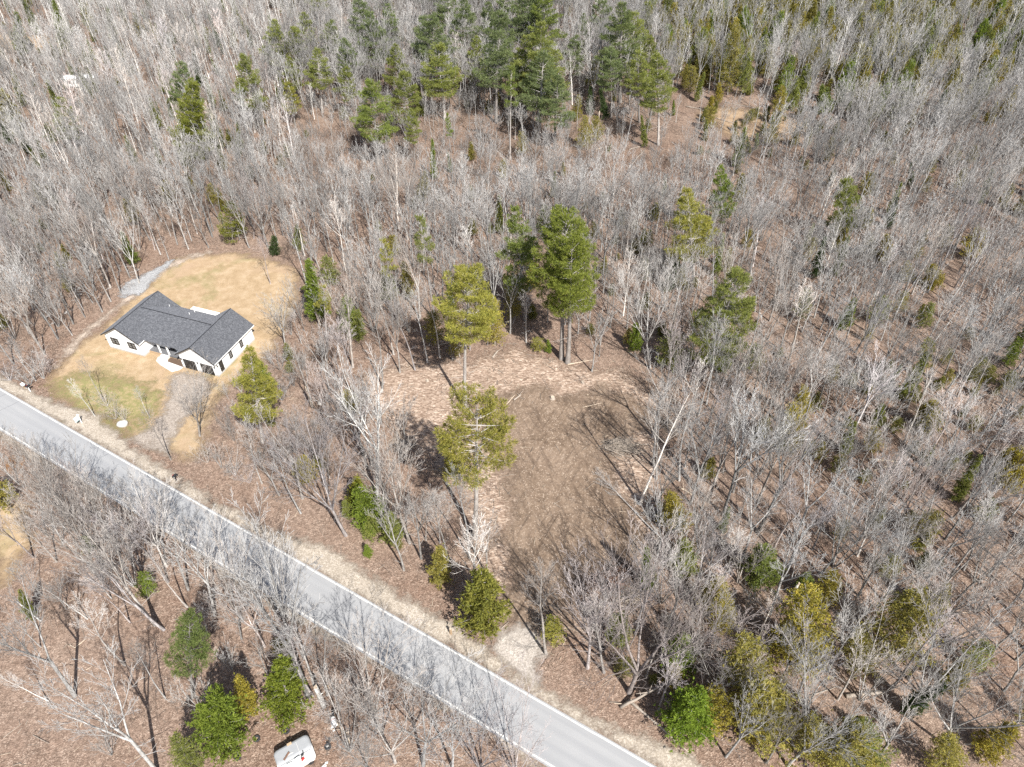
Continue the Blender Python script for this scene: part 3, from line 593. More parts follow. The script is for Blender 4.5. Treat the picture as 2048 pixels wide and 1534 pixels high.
def bare(seed, style, far=False):
    """a leafless tree about 16 m tall: forked, pole, spreading, multi (stemmed)"""
    rs = np.random.default_rng(seed); W = Wood(); H = 16.; rmin = .02 if far else .0105
    k3 = .6 if far else 1.
    if style == 'pole':
        r0 = .15; pts = trunk_line(rs, H*.97, .015); n = len(pts); rad = [max(.02, r0*(1-.88*i/(n-1))) for i in range(n)]; rad[0] *= 1.3; W.line(pts, rad, 0, 6)
        m = 16; cs = rs.uniform(.42, .55)
        for i in range(m):
            t = cs+(.98-cs)*(i+rs.uniform(0, .8))/m; j = min(int(t*(n-1)), n-2); f = t*(n-1)-j; q = pts[j]*(1-f)+pts[j+1]*f; az = i*2.4+rs.normal(0, .3); an = R(rs.uniform(28, 48))
            spray(rs, W, q, np.array([math.cos(az)*math.sin(an), math.sin(az)*math.sin(an), math.cos(an)]), H*.21*(1.15-.75*(t-cs)/(1-cs))*rs.uniform(.75, 1.25), .040*(1.3-t), 1, 3, (0, 7*k3, 4*k3), R(29), .52, .10, wob=.06, rmin=rmin)
        for i in range(5):
            t = rs.uniform(.2, cs); az = rs.uniform(0, 6.28); j = int(t*(n-1)); q = pts[j]; spray(rs, W, q, np.array([math.cos(az), math.sin(az), .3]), rs.uniform(.6, 1.8), .02, 2, 3, (0, 0, 3), R(40), .5, .05, rmin=rmin)
    elif style in ('forked', 'spreading'):
        wide = style == 'spreading'; r0 = .165 if wide else .15; hf = rs.uniform(.24, .34) if wide else rs.uniform(.36, .48)
        pts = trunk_line(rs, H*hf, .03, 4); W.line(pts, [r0*1.35, r0, r0*.93, r0*.88, r0*.82], 0, 7)
        m = int(rs.integers(4, 6)) if wide else int(rs.integers(3, 5)); az0 = rs.uniform(0, 6.28)
        for i in range(m):
            az = az0+i*6.283/m+rs.normal(0, .3); an = R(rs.uniform(14, 32)) if wide else R(rs.uniform(9, 24)); L = H*(1-hf)*rs.uniform(.8, 1.05)
            spray(rs, W, pts[-1]-np.array([0, 0, rs.uniform(0, .8)]), np.array([math.cos(az)*math.sin(an), math.sin(az)*math.sin(an), math.cos(an)]), L, r0*rs.uniform(.5, .68), 0, 3, (9 if wide else 8, 6*k3, 5*k3), R(30 if wide else 26), .50 if wide else .46, .08, .2, .055, rmin)
        for i in range(4):
            j = rs.integers(1, 4); az = rs.uniform(0, 6.28); spray(rs, W, pts[j], np.array([math.cos(az), math.sin(az), .4]), rs.uniform(1, 2.4), .03, 2, 3, (0, 0, 4), R(38), .5, .05, rmin=rmin)
    else:
        m = int(rs.integers(4, 7)); az0 = rs.uniform(0, 6.28)
        for i in range(m):
            az = az0+i*6.283/m; an = R(rs.uniform(5, 20)); L = H*rs.uniform(.7, 1.)
            spray(rs, W, np.array([math.cos(az)*.2, math.sin(az)*.2, 0]), np.array([math.cos(az)*math.sin(an), math.sin(az)*math.sin(an), math.cos(an)]), L, rs.uniform(.07, .11), 0, 3, (8, 6*k3, 4*k3), R(27), .42, .06, .25, .05, rmin)
    return W
def brush(seed, H=2.4):
    rs = np.random.default_rng(seed); W = Wood()
    for i in range(16):
        az = rs.uniform(0, 6.28); an = abs(rs.normal(0, R(20))); o = np.array([rs.normal(0, .8), rs.normal(0, .8), 0])
        spray(rs, W, o, np.array([math.cos(az)*math.sin(an), math.sin(az)*math.sin(an), math.cos(an)]), H*rs.uniform(.35, 1.1), .014, 2, 3, (0, 0, 5), R(24), .55, .06, rmin=.007)
    return W

def tufts(rs, C, D, L, Wd, k, upb=.25, spread=.75):
    """needle sprays: k slim pointed blades from each centre; returns vertices, triangles and a tone per vertex"""
    n = len(C); d = D[:, None, :]+rs.normal(0, spread, (n, k, 3)); d[:, :, 2] += upb; d /= np.linalg.norm(d, axis=2, keepdims=True)
    r = rs.normal(0, 1, (n, k, 3)); s = np.cross(d, r); s /= np.linalg.norm(s, axis=2, keepdims=True)+1e-9
    ln = (L[:, None]*rs.uniform(.7, 1.2, (n, k)))[..., None]; w = Wd[:, None, None]*.5; c = C[:, None, :]
    mid = c+d*ln*.45
    c = np.broadcast_to(c, mid.shape); V = np.stack([c, mid+s*w, c+d*ln, mid-s*w], 2).reshape(-1, 3); q = np.arange(n*k)[:, None]*4+np.arange(4)
    tn = np.clip(rs.normal(.42, .22, (n, 1)), 0, 1)+np.zeros((n, k)); tn = np.repeat(tn.reshape(-1), 4)+np.tile([-.12, 0, .25, 0], n*k)
    return V, q, np.clip(tn, 0, 1)
def pine(seed, H=24., rad=3.6, cb=.45, dens=1., flat=.5, gaps=.12, dead=14, k=5, trunks=None, blade=(.46, .085)):
    """a white pine: bare lower trunk with dead stubs, whorls of upturned boughs carrying needle plumes"""
    rs = np.random.default_rng(seed); W = Wood(); C, D, LL, WW = [], [], [], []
    for (ox, oy, hs, lx) in (trunks or ((0, 0, 1., 0),)):
        Ht = H*hs; pts = [p*np.array([1, 1, 1])+np.array([ox+lx*(i/9.)**1.3, oy, 0]) for i, p in enumerate(trunk_line(rs, Ht, .008, 9, .006))]
        n = len(pts); r0 = H*.0145; rad_t = [max(.025, r0*(1-.93*i/(n-1))) for i in range(n)]; rad_t[0] *= 1.25; W.line(pts, rad_t, 0, 8)
        def at_(t): j = min(int(t*(n-1)), n-2); f = t*(n-1)-j; return pts[j]*(1-f)+pts[j+1]*f
        nw = int((1-cb)*Ht/.85)
        for i in range(nw):
            t = cb+(.985-cb)*i/nw; s = (t-cb)/(1-cb)
            prof = (min(1., .55+s*2.2))*(1-s)**flat
            for b in range(int(rs.integers(4, 7))):
                if rs.random() < gaps: continue
                L = rad*prof*rs.uniform(.62, 1.2)+.35; az = rs.uniform(0, 6.28); el = R(-6+52*s**1.4+rs.normal(0, 6)); d = np.array([math.cos(az)*math.cos(el), math.sin(az)*math.cos(el), math.sin(el)])
                p0 = at_(min(.99, t+rs.normal(0, .006))); bp = [p0]; dd = d.copy()
                for j in range(3): dd = unit(dd+np.array([0, 0, .10])+rs.normal(0, .06, 3)); bp.append(bp[-1]+dd*L/3)
                W.line(bp, [.05*L/3+.015, .03*L/3+.012, .02, .01], 2, 3)
                m = max(5, int(L*L*2.6*dens+L*7*dens)); u = rs.random(m)**.62*.82+.18; lat = rs.uniform(-1, 1, m)*(.36*L*np.sin(np.clip(u, 0, .93)*2.9)+.12); side = unit(np.cross(dd, [0, 0, 1.]))
                bpa = np.array(bp); ix = np.clip((u*3).astype(int), 0, 2); fr = (u*3-ix)[:, None]; cpos = bpa[ix]*(1-fr)+bpa[ix+1]*fr+side*lat[:, None]; cpos[:, 2] += rs.normal(.02, .09, m)+.10*np.abs(lat)
                C.append(cpos); dv = d[None]*.55+side[None]*(np.sign(lat)*np.minimum(1, np.abs(lat)))[:, None]*.5; dv[:, 2] += .25; D.append(dv); LL.append(np.full(m, blade[0])); WW.append(np.full(m, blade[1]))
        m = 30; cpos = np.array([at_(.97)]*m)+rs.normal(0, .22, (m, 3)); C.append(cpos); D.append(np.tile([0, 0, 1.], (m, 1))); LL.append(np.full(m, .5)); WW.append(np.full(m, .08))
        for i in range(dead):
            t = rs.uniform(.16, cb+.12); az = rs.uniform(0, 6.28); spray(rs, W, at_(t), np.array([math.cos(az), math.sin(az), rs.uniform(-.1, .25)]), rs.uniform(.7, 2.6)*rad/3.6, .035, 1, 3, (0, 3, 2), R(35), .45, .03, rmin=.012)
    V, q, tn = tufts(rs, np.concatenate(C), np.concatenate(D), np.concatenate(LL), np.concatenate(WW), k)
    return W, (V, q, tn)
def cedar(seed, H=7., rad=1.7, pw=.75, base=.06, dens=1., blade=(.25, .065), spread=.75, upb=.35):
    """a small evergreen clothed nearly to the ground; drooping fans on short boughs"""
    rs = np.random.default_rng(seed); W = Wood(); pts = trunk_line(rs, H*.97, .01, 6); n = len(pts); W.line(pts, [max(.015, H*.012*(1-.9*i/(n-1))) for i in range(n)], 0, 5)
    C, D = [], []
    nb = int(H*11)
    for i in range(nb):
        t = base+(.97-base)*(i+rs.random())/nb; s = (t-base)/(1-base); L = rad*((1-s)**pw)*min(1, .55+3*s)*rs.uniform(.6, 1.22)+.12; az = i*2.4+rs.normal(0, .4); el = R(rs.uniform(-8, 22)+30*s)
        d = np.array([math.cos(az)*math.cos(el), math.sin(az)*math.cos(el), math.sin(el)]); j = min(int(t*(n-1)), n-2); f = t*(n-1)-j; p0 = pts[j]*(1-f)+pts[j+1]*f; W.line([p0, p0+d*L], [.02, .006], 2, 3)
        m = max(3, int((L*22+3)*dens)); u = rs.random(m)**.6; c = p0+d*L*u[:, None]+rs.normal(0, .13+.05*L, (m, 3)); C.append(c); dv = np.tile(d, (m, 1)); D.append(dv)
    C = np.concatenate(C); D = np.concatenate(D); m = len(C)
    V, q, tn = tufts(rs, C, D, np.full(m, blade[0]), np.full(m, blade[1]), 6, upb, spread); return W, (V, q, tn)
def crown_mesh(name, T): return mesh_np(name, T[0], [T[1]], M['leaf'], {'tone': T[2]})

VAR = {}       # kind -> list of (trunk mesh, crown mesh, height)
def add_bare(key, seeds, style, mat):
    VAR[key] = []
    for sd_ in seeds:
        W = bare(sd_, style); VAR[key].append((W.mesh('trunk', mat, 0, 0), W.mesh('crown', mat, 1, 9), 16.))
add_bare('forked', (1, 2, 3, 4, 5), 'forked', M['bark']); add_bare('pole', (11, 12, 13, 14), 'pole', M['bark']); add_bare('spreading', (21, 22, 23), 'spreading', M['bark']); add_bare('multi', (31, 32, 33), 'multi', M['bark'])
add_bare('birch', (41, 42, 43), 'pole', M['birch']); add_bare('birch_forked', (46, 47), 'forked', M['birch'])
def add_con(key, fn, args):
    VAR[key] = []
    for kw in args:
        h = kw.get('H', 24.); W, T = fn(**kw); VAR[key].append((W.mesh('trunk', M['pinebark'], 0, 9), crown_mesh('crown', T), h))
add_con('pine', pine, [dict(seed=61+i, H=22., rad=(5.2, 4.6, 5.6, 4.7, 5.0)[i], cb=(.34, .40, .28, .42, .3)[i], flat=(.62, .7, .55, .75, .8)[i], gaps=.12, dens=.8, blade=(.55, .075), k=6) for i in range(5)])
add_con('thin_pine', pine, [dict(seed=71+i, H=20., rad=3.0, blade=(.5, .07), k=6, dens=.9, cb=(.55, .6)[i], gaps=.3, flat=.6) for i in range(2)])
add_con('pine_twin', pine, [dict(seed=81, H=27., rad=5.0, cb=.46, flat=.42, gaps=.08, dead=12, trunks=((-.75, 0, .93, -1.9), (.55, .3, 1., 1.6)), dens=.9, blade=(.5, .065), k=7)])
add_con('pine_tall', pine, [dict(seed=82, H=25., rad=5.2, cb=.60, flat=.42, gaps=.10, dead=18, dens=.95, blade=(.5, .065), k=7)])
add_con('pine_crooked', pine, [dict(seed=86, H=26., rad=5.0, cb=.50, flat=.30, gaps=.5, dead=12, dens=1., blade=(.5, .065), k=7)])
add_con('pine_full', pine, [dict(seed=84, H=24., rad=6.6, cb=.12, flat=.62, gaps=.05, dead=4, dens=.75, blade=(.55, .08), k=6), dict(seed=85, H=9., rad=2.9, cb=.06, flat=.5, gaps=.05, dead=0, blade=(.4, .06), k=6)])
add_con('cedar', cedar, [dict(seed=91+i, H=7., rad=(1.7, 1.4, 1.9, 1.5)[i], pw=(.7, .9, .6, .8)[i]) for i in range(4)])
add_con('loose_cedar', cedar, [dict(seed=101+i, H=7., rad=(2.1, 1.8, 2.3)[i], pw=.5, base=.16, dens=.45, spread=1., upb=.1, blade=(.22, .075)) for i in range(3)])
add_con('big_cedar', cedar, [dict(seed=106+i, H=12., rad=(2.6, 2.9, 2.4)[i], pw=.6, base=.12, dens=.42, spread=1., upb=.1, blade=(.24, .075)) for i in range(3)])
add_con('fir', cedar, [dict(seed=111+i, H=9., rad=(1.45, 1.25, 1.6)[i], pw=1.05, base=.05, dens=1., blade=(.28, .065), upb=.05) for i in range(3)])
# ------------------------------------------------------------------ placing the trees
TREES = []     # dicts: key, var, pos, h, lean, rz, colour, label data
NAMEKEY = lambda k: k in ('forked', 'pole', 'spreading', 'multi')
def tree(key, base=None, top=None, h=None, pos=None, lean=None, tint=None, var=None, wide=1., hero=True, phrase=None):
    if pos is None:
        g_ = G(*base)
        if h is None: g_, h = height_for(base, top[1])
        if lean is None and top is not None:
            P = g_+np.array([0, 0, h]); vx = PX(P)[0]; lean = (top[0]-vx)*((P-CAM)@fwd)/F/h
        pos = g_
    if key == 'loose_cedar' and h > 8.5: key = 'big_cedar'
    lm = .32 if 'birch' in key or not NAMEKEY(key) else .13; lean = float(np.clip(lean or 0, -lm, lm))
    TREES.append(dict(key=key, pos=np.array([pos[0], pos[1], 0.]), h=float(h), lean=lean, rz=rng.uniform(0, 6.28), tint=tint, var=var, wide=wide, hero=hero, phrase=phrase))
Y_ = (.33, .325, .085); GR = (.195, .24, .07); BL = (.185, .23, .115); OL = (.30, .275, .085); BR = (.20, .265, .05); DK = (.08, .12, .05); YO = (.36, .315, .07); MG = (.24, .27, .085)
# pines: base px, top px, tint, relative width
tree('pine_tall', (930, 815), (925, 555), tint=Y_, wide=1.0, phrase='tall yellow-green pine with long bare trunk at the clearing edge')
tree('pine_crooked', (950, 1075), (952, 788), tint=(.33, .315, .085), phrase='ragged yellow-green pine with crooked pale trunk in the clearing')
tree('pine_twin', (1130, 720), (1142, 437), tint=(.225, .265, .06), wide=1.05, phrase='large green pine with two pale trunks behind the clearing')
tree('pine_full', (387, 322), (383, 150), tint=(.24, .265, .06), var=0, wide=.95, phrase='broad dark green pine full to the ground in the left woods')
tree('pine', (378, 285), (372, 120), tint=BL, phrase='blue-green pine peeking above the broad dark pine in the left woods')
tree('pine_full', (465, 484), (463, 402), tint=(.20, .215, .05), var=1, phrase='round bushy green pine at the back edge of the yard')
tree('pine', (525, 885), (500, 688), tint=Y_, wide=.85, phrase='yellow-green pine leaning beside the garage end of the house')
PINES = [((1050,640),(1030,408),GR,.9,'pine'),((870,640),(843,430),MG,.62,'thin_pine'),((795,640),(770,480),Y_,.7,'thin_pine'),((1405,760),(1462,538),MG,1.0,'pine'),
 ((1388,565),(1375,368),Y_,1.15,'pine'),((1442,480),(1440,325),BR,.8,'pine'),((1685,492),(1690,356),MG,.95,'pine'),((655,690),(642,570),Y_,.8,'thin_pine'),
 ((552,165),(548,36),MG,1.0,'pine'),((595,160),(583,52),MG,1.0,'pine'),((645,225),(632,97),MG,1.0,'pine'),((590,250),(575,165),Y_,.9,'pine'),((665,160),(655,40),GR,1.0,'pine'),((592,205),(578,112),MG,1.0,'pine'),
 ((750,170),(737,22),BL,1.05,'pine'),((735,130),(725,-8),BL,1.1,'pine'),((800,205),(792,86),MG,1.0,'pine'),((757,330),(742,160),GR,1.0,'pine'),((812,275),(800,143),MG,.95,'pine'),((705,200),(697,75),BL,.95,'pine'),
 ((885,190),(872,30),BL,1.1,'pine'),((890,240),(876,88),MG,1.1,'pine'),((935,150),(925,-5),BL,1.0,'pine'),((980,140),(975,2),BL,1.0,'pine'),((992,245),(990,60),BL,1.1,'pine'),
 ((1055,160),(1055,-20),BL,1.15,'pine'),((1095,165),(1095,-15),GR,1.1,'pine'),((1020,120),(1018,-25),BL,1.1,'pine'),((1076,250),(1083,40),MG,1.1,'pine'),((1078,285),(1080,103),BL,1.1,'pine'),((1020,320),(1025,130),GR,.7,'thin_pine'),
 ((1110,300),(1115,148),BL,1.0,'pine'),((1165,125),(1168,25),BL,.8,'pine'),((1240,205),(1243,3),(.17,.21,.09),1.1,'pine'),((1222,235),(1232,93),BL,.95,'pine'),((1278,245),(1280,98),MG,.95,'pine'),((1316,290),(1328,103),MG,.9,'pine'),
 ((1140,195),(1145,70),BL,.9,'pine'),((145,300),(112,195),MG,.9,'pine'),((108,312),(88,243),MG,.8,'pine'),((510,265),(488,108),MG,.8,'pine'),((508,235),(520,175),Y_,.9,'thin_pine'),((1850,790),(1855,668),Y_,.8,'thin_pine'),
 ((385,1395),(368,1218),(.18,.235,.085),.62,'pine'),((955,60),(950,-90),BL,1.1,'pine'),((860,60),(850,-80),BL,1.1,'pine'),((1130,60),(1128,-80),BL,1.1,'pine'),((700,40),(690,-70),GR,1.,'pine'),((560,20),(545,-70),MG,.9,'pine'),((445,40),(430,-40),Y_,.9,'thin_pine'),((498,45),(485,-5),Y_,1.,'thin_pine'),((905,330),(893,225),BR,.5,'thin_pine'),((26,262),(5,178),OL,1.1,'pine'),((1965,70),(1975,20),Y_,.8,'thin_pine')]
PINES += [((1000,190),(1005,20),BL,1.,'pine'),((1050,230),(1052,70),MG,1.,'pine'),((1090,210),(1100,85),BL,.9,'pine'),((960,200),(955,70),MG,.9,'pine'),((850,160),(845,30),BL,1.,'pine'),((780,130),(775,5),BL,1.,'pine'),((690,240),(685,130),MG,.9,'pine'),((830,330),(828,215),MG,.7,'pine'),((615,130),(608,20),MG,.9,'pine'),((1200,110),(1200,-15),BL,1.,'pine'),((1265,150),(1262,25),MG,1.,'pine'),((1300,200),(1305,70),MG,.8,'pine'),((1010,60),(1000,-90),BL,1.1,'pine'),((1075,90),(1072,-60),BL,1.1,'pine'),((900,110),(895,-30),BL,1.1,'pine'),((760,60),(755,-60),BL,1.,'pine'),((640,60),(632,-40),MG,1.,'pine')]
for b, t, c, w, k in PINES: tree(k, b, t, tint=c, wide=w*(1.2 if b[1] < 340 and k == 'pine' else 1.))
# firs and cedars seen one by one: base px, top px, tint, width
CON = [((640,640),(615,508),BR,.9,'fir'),((1082,702),(1050,672),Y_,1.3,'loose_cedar'),((1098,705),(1095,678),BR,1.2,'fir'),((450,1495),(425,1372),BR,.7,'cedar'),((395,1545),(335,1465),MG,.8,'loose_cedar'),((500,1425),(486,1348),YO,.7,'cedar'),
 ((578,1428),(555,1322),(.19,.235,.04),.85,'cedar'),((966,1256),(965,1132),(.215,.22,.055),1.0,'cedar'),((1374,1458),(1380,1383),(.18,.26,.04),1.2,'cedar'),((1298,1178),(1295,1087),BR,.7,'fir'),((1106,1282),(1108,1236),Y_,1.1,'loose_cedar'),((14,1015),(-6,950),MG,1.2,'cedar'),
 ((1180,230),(1178,170),DK,.9,'fir'),((1212,240),(1206,173),DK,1.,'fir'),((1187,40),(1185,-5),DK,.8,'fir'),((1347,232),(1347,198),BR,.9,'fir'),((1412,272),(1410,238),MG,1.1,'fir'),((1498,308),(1497,270),MG,1.,'fir'),((668,62),(658,8),DK,.7,'fir'),((706,58),(700,10),DK,.7,'fir'),((842,100),(840,38),DK,.8,'fir'),
 ((870,360),(858,275),BR,.6,'fir'),((902,345),(895,302),BR,.7,'fir'),((850,392),(848,342),OL,.7,'cedar'),((1127,352),(1128,322),OL,.9,'cedar'),((1328,392),(1330,348),MG,.7,'fir'),((1215,305),(1230,285),MG,.9,'fir'),((1170,300),(1165,230),OL,1.1,'loose_cedar'),((1195,290),(1190,232),OL,.9,'loose_cedar'),((1290,295),(1288,228),MG,.8,'fir'),
 ((1645,228),(1640,162),GR,1.4,'fir'),((1655,226),(1660,170),GR,1.3,'fir'),((1785,155),(1788,104),DK,.9,'fir'),((1820,372),(1824,322),DK,.8,'fir'),((1545,265),(1548,228),BR,1.1,'fir'),((1512,300),(1515,262),BR,1.,'fir'),((1435,205),(1440,165),YO,1.2,'cedar'),((1420,225),(1424,190),YO,1.2,'cedar'),((1380,190),(1388,130),OL,1.,'loose_cedar'),((1455,190),(1462,40),OL,.8,'loose_cedar'),((1468,130),(1475,32),YO,.9,'loose_cedar'),
 ((1360,1062),(1352,985),YO,1.,'loose_cedar'),((1345,1050),(1340,990),YO,1.,'loose_cedar'),((1585,905),(1600,800),YO,1.,'loose_cedar'),((1600,850),(1612,770),YO,.9,'loose_cedar'),((1560,900),(1572,850),BR,1.,'loose_cedar'),((1420,1225),(1430,1150),YO,1.1,'loose_cedar'),((1525,1165),(1530,1098),GR,1.2,'cedar'),((1605,1192),(1612,1135),GR,1.1,'cedar'),((1370,1142),(1375,1078),MG,1.,'cedar'),
 ((1243,1292),(1240,1215),MG,1.,'loose_cedar'),((1350,1335),(1355,1262),BR,1.2,'cedar'),((1440,1265),(1448,1185),YO,1.,'loose_cedar'),((1590,1335),(1608,1185),YO,1.2,'loose_cedar'),((1495,1405),(1508,1285),OL,1.2,'loose_cedar'),((1545,1475),(1560,1365),OL,1.3,'loose_cedar'),((1430,1455),(1432,1395),YO,1.1,'loose_cedar'),((1652,1205),(1665,1128),YO,1.,'loose_cedar'),((1795,1305),(1812,1185),OL,1.3,'loose_cedar'),((1715,1345),(1725,1268),OL,1.2,'loose_cedar'),
 ((1680,1540),(1695,1440),OL,1.2,'loose_cedar'),((1880,1545),(1895,1478),OL,1.2,'loose_cedar'),((1630,1520),(1645,1430),OL,1.,'loose_cedar'),((1735,1545),(1745,1448),MG,1.1,'loose_cedar'),((1772,525),(1772,468),YO,1.3,'cedar'),((1812,562),(1805,518),YO,1.4,'cedar'),((1865,575),(1868,528),YO,1.4,'cedar'),((1740,515),(1738,462),YO,1.,'cedar'),((1855,860),(1868,795),OL,1.1,'cedar'),((2030,965),(2038,890),YO,1.4,'cedar'),((2000,950),(2008,905),OL,1.2,'cedar'),((1745,905),(1752,855),YO,1.,'loose_cedar'),((1755,850),(1765,805),MG,1.1,'cedar'),
 ((712,1015),(705,955),(.24,.25,.045),1.2,'cedar'),((750,1050),(725,970),BR,1.1,'cedar'),((700,1035),(690,1000),MG,1.,'cedar'),((790,1080),(770,1030),MG,1.2,'cedar'),((740,1075),(735,1030),MG,1.3,'cedar'),((882,1165),(880,1100),OL,1.1,'cedar'),((738,1112),(732,1090),BR,1.2,'cedar'),((1270,700),(1275,640),BR,1.,'cedar'),((1255,690),(1258,655),YO,1.,'loose_cedar'),((1335,740),(1340,665),MG,1.,'loose_cedar'),((1500,745),(1510,690),MG,1.,'loose_cedar'),((698,665),(690,595),BR,.9,'cedar'),((715,680),(710,620),MG,.9,'cedar'),
 ((990,690),(985,600),YO,1.,'loose_cedar'),((920,715),(900,640),OL,.9,'loose_cedar'),((870,690),(862,620),OL,1.,'loose_cedar'),((1030,640),(1025,575),OL,1.,'loose_cedar'),((820,600),(812,520),OL,.9,'loose_cedar'),((780,600),(770,540),MG,1.,'cedar'),((600,500),(592,450),MG,.9,'cedar'),((550,510),(545,470),DK,1.,'cedar'),
 ((130,100),(95,-5),GR,.8,'fir'),((45,110),(25,15),GR,1.,'fir'),((75,70),(50,-15),GR,.9,'fir'),((230,85),(205,10),MG,.9,'fir'),((190,70),(165,0),OL,.9,'fir'),((285,75),(265,25),OL,1.,'cedar'),((330,105),(300,35),OL,.8,'fir'),((112,108),(96,82),BR,.9,'fir'),((118,112),(108,90),BR,.8,'fir'),((345,122),(335,60),MG,.7,'fir'),((410,78),(405,45),MG,.8,'fir'),((505,95),(492,50),GR,1.,'fir'),((435,150),(422,112),MG,.7,'fir'),((340,180),(338,145),GR,1.,'fir'),((20,270),(-5,180),OL,1.1,'cedar'),((268,318),(250,268),MG,1.,'fir'),((60,300),(40,285),GR,.8,'fir'),((80,335),(55,295),MG,1.,'fir'),((440,300),(425,225),MG,.9,'fir'),((245,130),(235,90),MG,1.,'fir'),((65,1235),(40,1180),MG,.6,'cedar'),((300,1190),(285,1150),BR,1.,'loose_cedar'),((180,1105),(170,1075),BR,.9,'loose_cedar')]
for b, t, c, w, k in CON: tree(k, b, t, tint=c, wide=w)
# leafless trees that stand out: base px, top px, kind
W1 = (1.12, 1.1, 1.07); 
BARE = [((692,1071),(622,868),'spreading'),((755,995),(700,735),'birch_forked'),((819,1086),(790,880),'forked'),((765,776),(735,600),'pole'),((706,735),(680,560),'forked'),((718,802),(688,620),'pole'),((524,967),(472,848),'pole'),((540,850),(512,770),'pole'),((626,814),(598,690),'forked'),((880,1086),(868,990),'pole'),((852,1081),(845,985),'pole'),
 ((400,872),(368,742),'spreading'),((342,920),(292,815),'pole'),((300,835),(266,780),'pole'),((190,832),(135,762),'birch'),((72,762),(15,680),'forked'),((88,757),(75,690),'multi'),((541,568),(512,472),'pole'),((208,800),(143,722),'pole'),
 ((255.5,518),(182,362),'forked'),((279,500),(250,385),'multi'),((355,489),(318,365),'forked'),((173,515),(125,385),'pole'),((395,468),(358,365),'forked'),((99,551),(40,385),'pole'),((508,477),(495,360),'spreading'),((215,545),(180,440),'pole'),((62,590),(10,450),'forked'),((130,560),(80,430),'pole'),((310,500),(290,410),'pole'),((480,480),(470,400),'pole'),((92,640),(50,530),'multi'),
 ((1281,1009),(1350,762),'birch'),((1313,958),(1304,797),'pole'),((1358,961),(1390,762),'pole'),((1381,1007),(1420,848),'forked'),((1417,1004),(1480,812),'forked'),((1446,1030),(1520,812),'forked'),((1480,1030),(1535,915),'pole'),((1516,1063),(1635,825),'forked'),((1577,1134),(1635,975),'forked'),((1308,1139),(1340,1000),'forked'),((1379,1139),(1410,998),'spreading'),((1277,1131),(1262,1076),'multi'),
 ((1258,1385),(1315,1152),'spreading'),((1292,1355),(1320,1238),'pole'),((1175,1336),(1180,1155),'forked'),((1208,1345),(1205,1190),'pole'),((1379,1342),(1425,1212),'forked'),((1417,1406),(1460,1305),'spreading'),((1596,1393),(1635,1268),'forked'),((1532,1525),(1605,1415),'forked'),((1575,1532),(1662,1398),'spreading'),
 ((1808,1314),(1930,1138),'forked'),((1655,1343),(1720,1203),'forked'),((1886,1489),(1975,1340),'spreading'),((1745,1533),(1808,1398),'forked'),((1716,1192),(1790,1068),'forked'),((1699,883),(1792,708),'birch_forked'),((1865,898),(1908,778),'birch_forked'),((1765,967),(1850,850),'forked'),((1602,804),(1630,710),'birch'),((1661,1034),(1712,922),'birch'),((1735,575),(1770,492),'spreading'),((1805,494),(1805,410),'birch_forked'),
 ((328,1260),(112,1100),'forked'),((312,1250),(158,1042),'forked'),((617,1394),(500,1108),'forked'),((377,1180),(338,1032),'forked'),((205,1165),(60,985),'spreading'),((315,1545),(145,1365),'forked'),((150,1392),(8,1200),'forked'),((97,1402),(-15,1342),'birch'),((175,1238),(82,1160),'birch'),((640,1400),(590,1230),'pole'),((625,1392),(560,1240),'pole'),((655,1390),(640,1250),'pole'),
 ((761,1462),(750,1302),'spreading'),((847,1530),(885,1392),'spreading'),((960,1532),(982,1410),'multi'),((790,1525),(775,1400),'spreading'),((1092,1308),(1099,1126),'pole'),((905,1535),(930,1420),'forked'),((700,1500),(690,1390),'multi'),((1030,1550),(1050,1450),'multi'),((250,1330),(150,1190),'pole'),((240,1110),(130,960),'spreading'),((310,1090),(260,960),'multi'),((430,1230),(400,1060),'forked'),((470,1215),(440,1050),'multi'),((560,1235),(560,1110),'multi'),((170,1080),(95,960),'multi'),((955,1165),(950,1075),'pole'),((975,1150),(985,1030),'forked'),
 ((1560,700),(1600,570),'forked'),((1640,660),(1690,540),'forked'),((1620,540),(1655,440),'forked'),((1130,650),(1145,560),'pole'),((1200,690),(1215,560),'pole'),((1300,735),(1295,560),'spreading'),((1325,735),(1370,590),'forked'),((1405,745),(1400,620),'pole'),((985,650),(975,490),'forked'),((880,715),(868,560),'pole'),((905,720),(893,590),'pole'),((830,740),(800,600),'pole'),((800,745),(770,600),'forked'),((855,725),(830,590),'pole'),((940,700),(945,560),'pole'),((975,690),(980,600),'pole')]
for b, t, k in BARE: tree(k, b, t, tint=None)
for b, h in (((415,925),3.6),((470,950),3.4),((232,838),3.2),((215,812),3.0),((250,840),2.6),((500,965),3.2),((60,770),4.2),((100,745),3.6),((20,760),4.),((565,800),4.),((560,740),4.5),((590,860),4.),((590,905),4.)): tree('multi', b, h=h, wide=2.2)

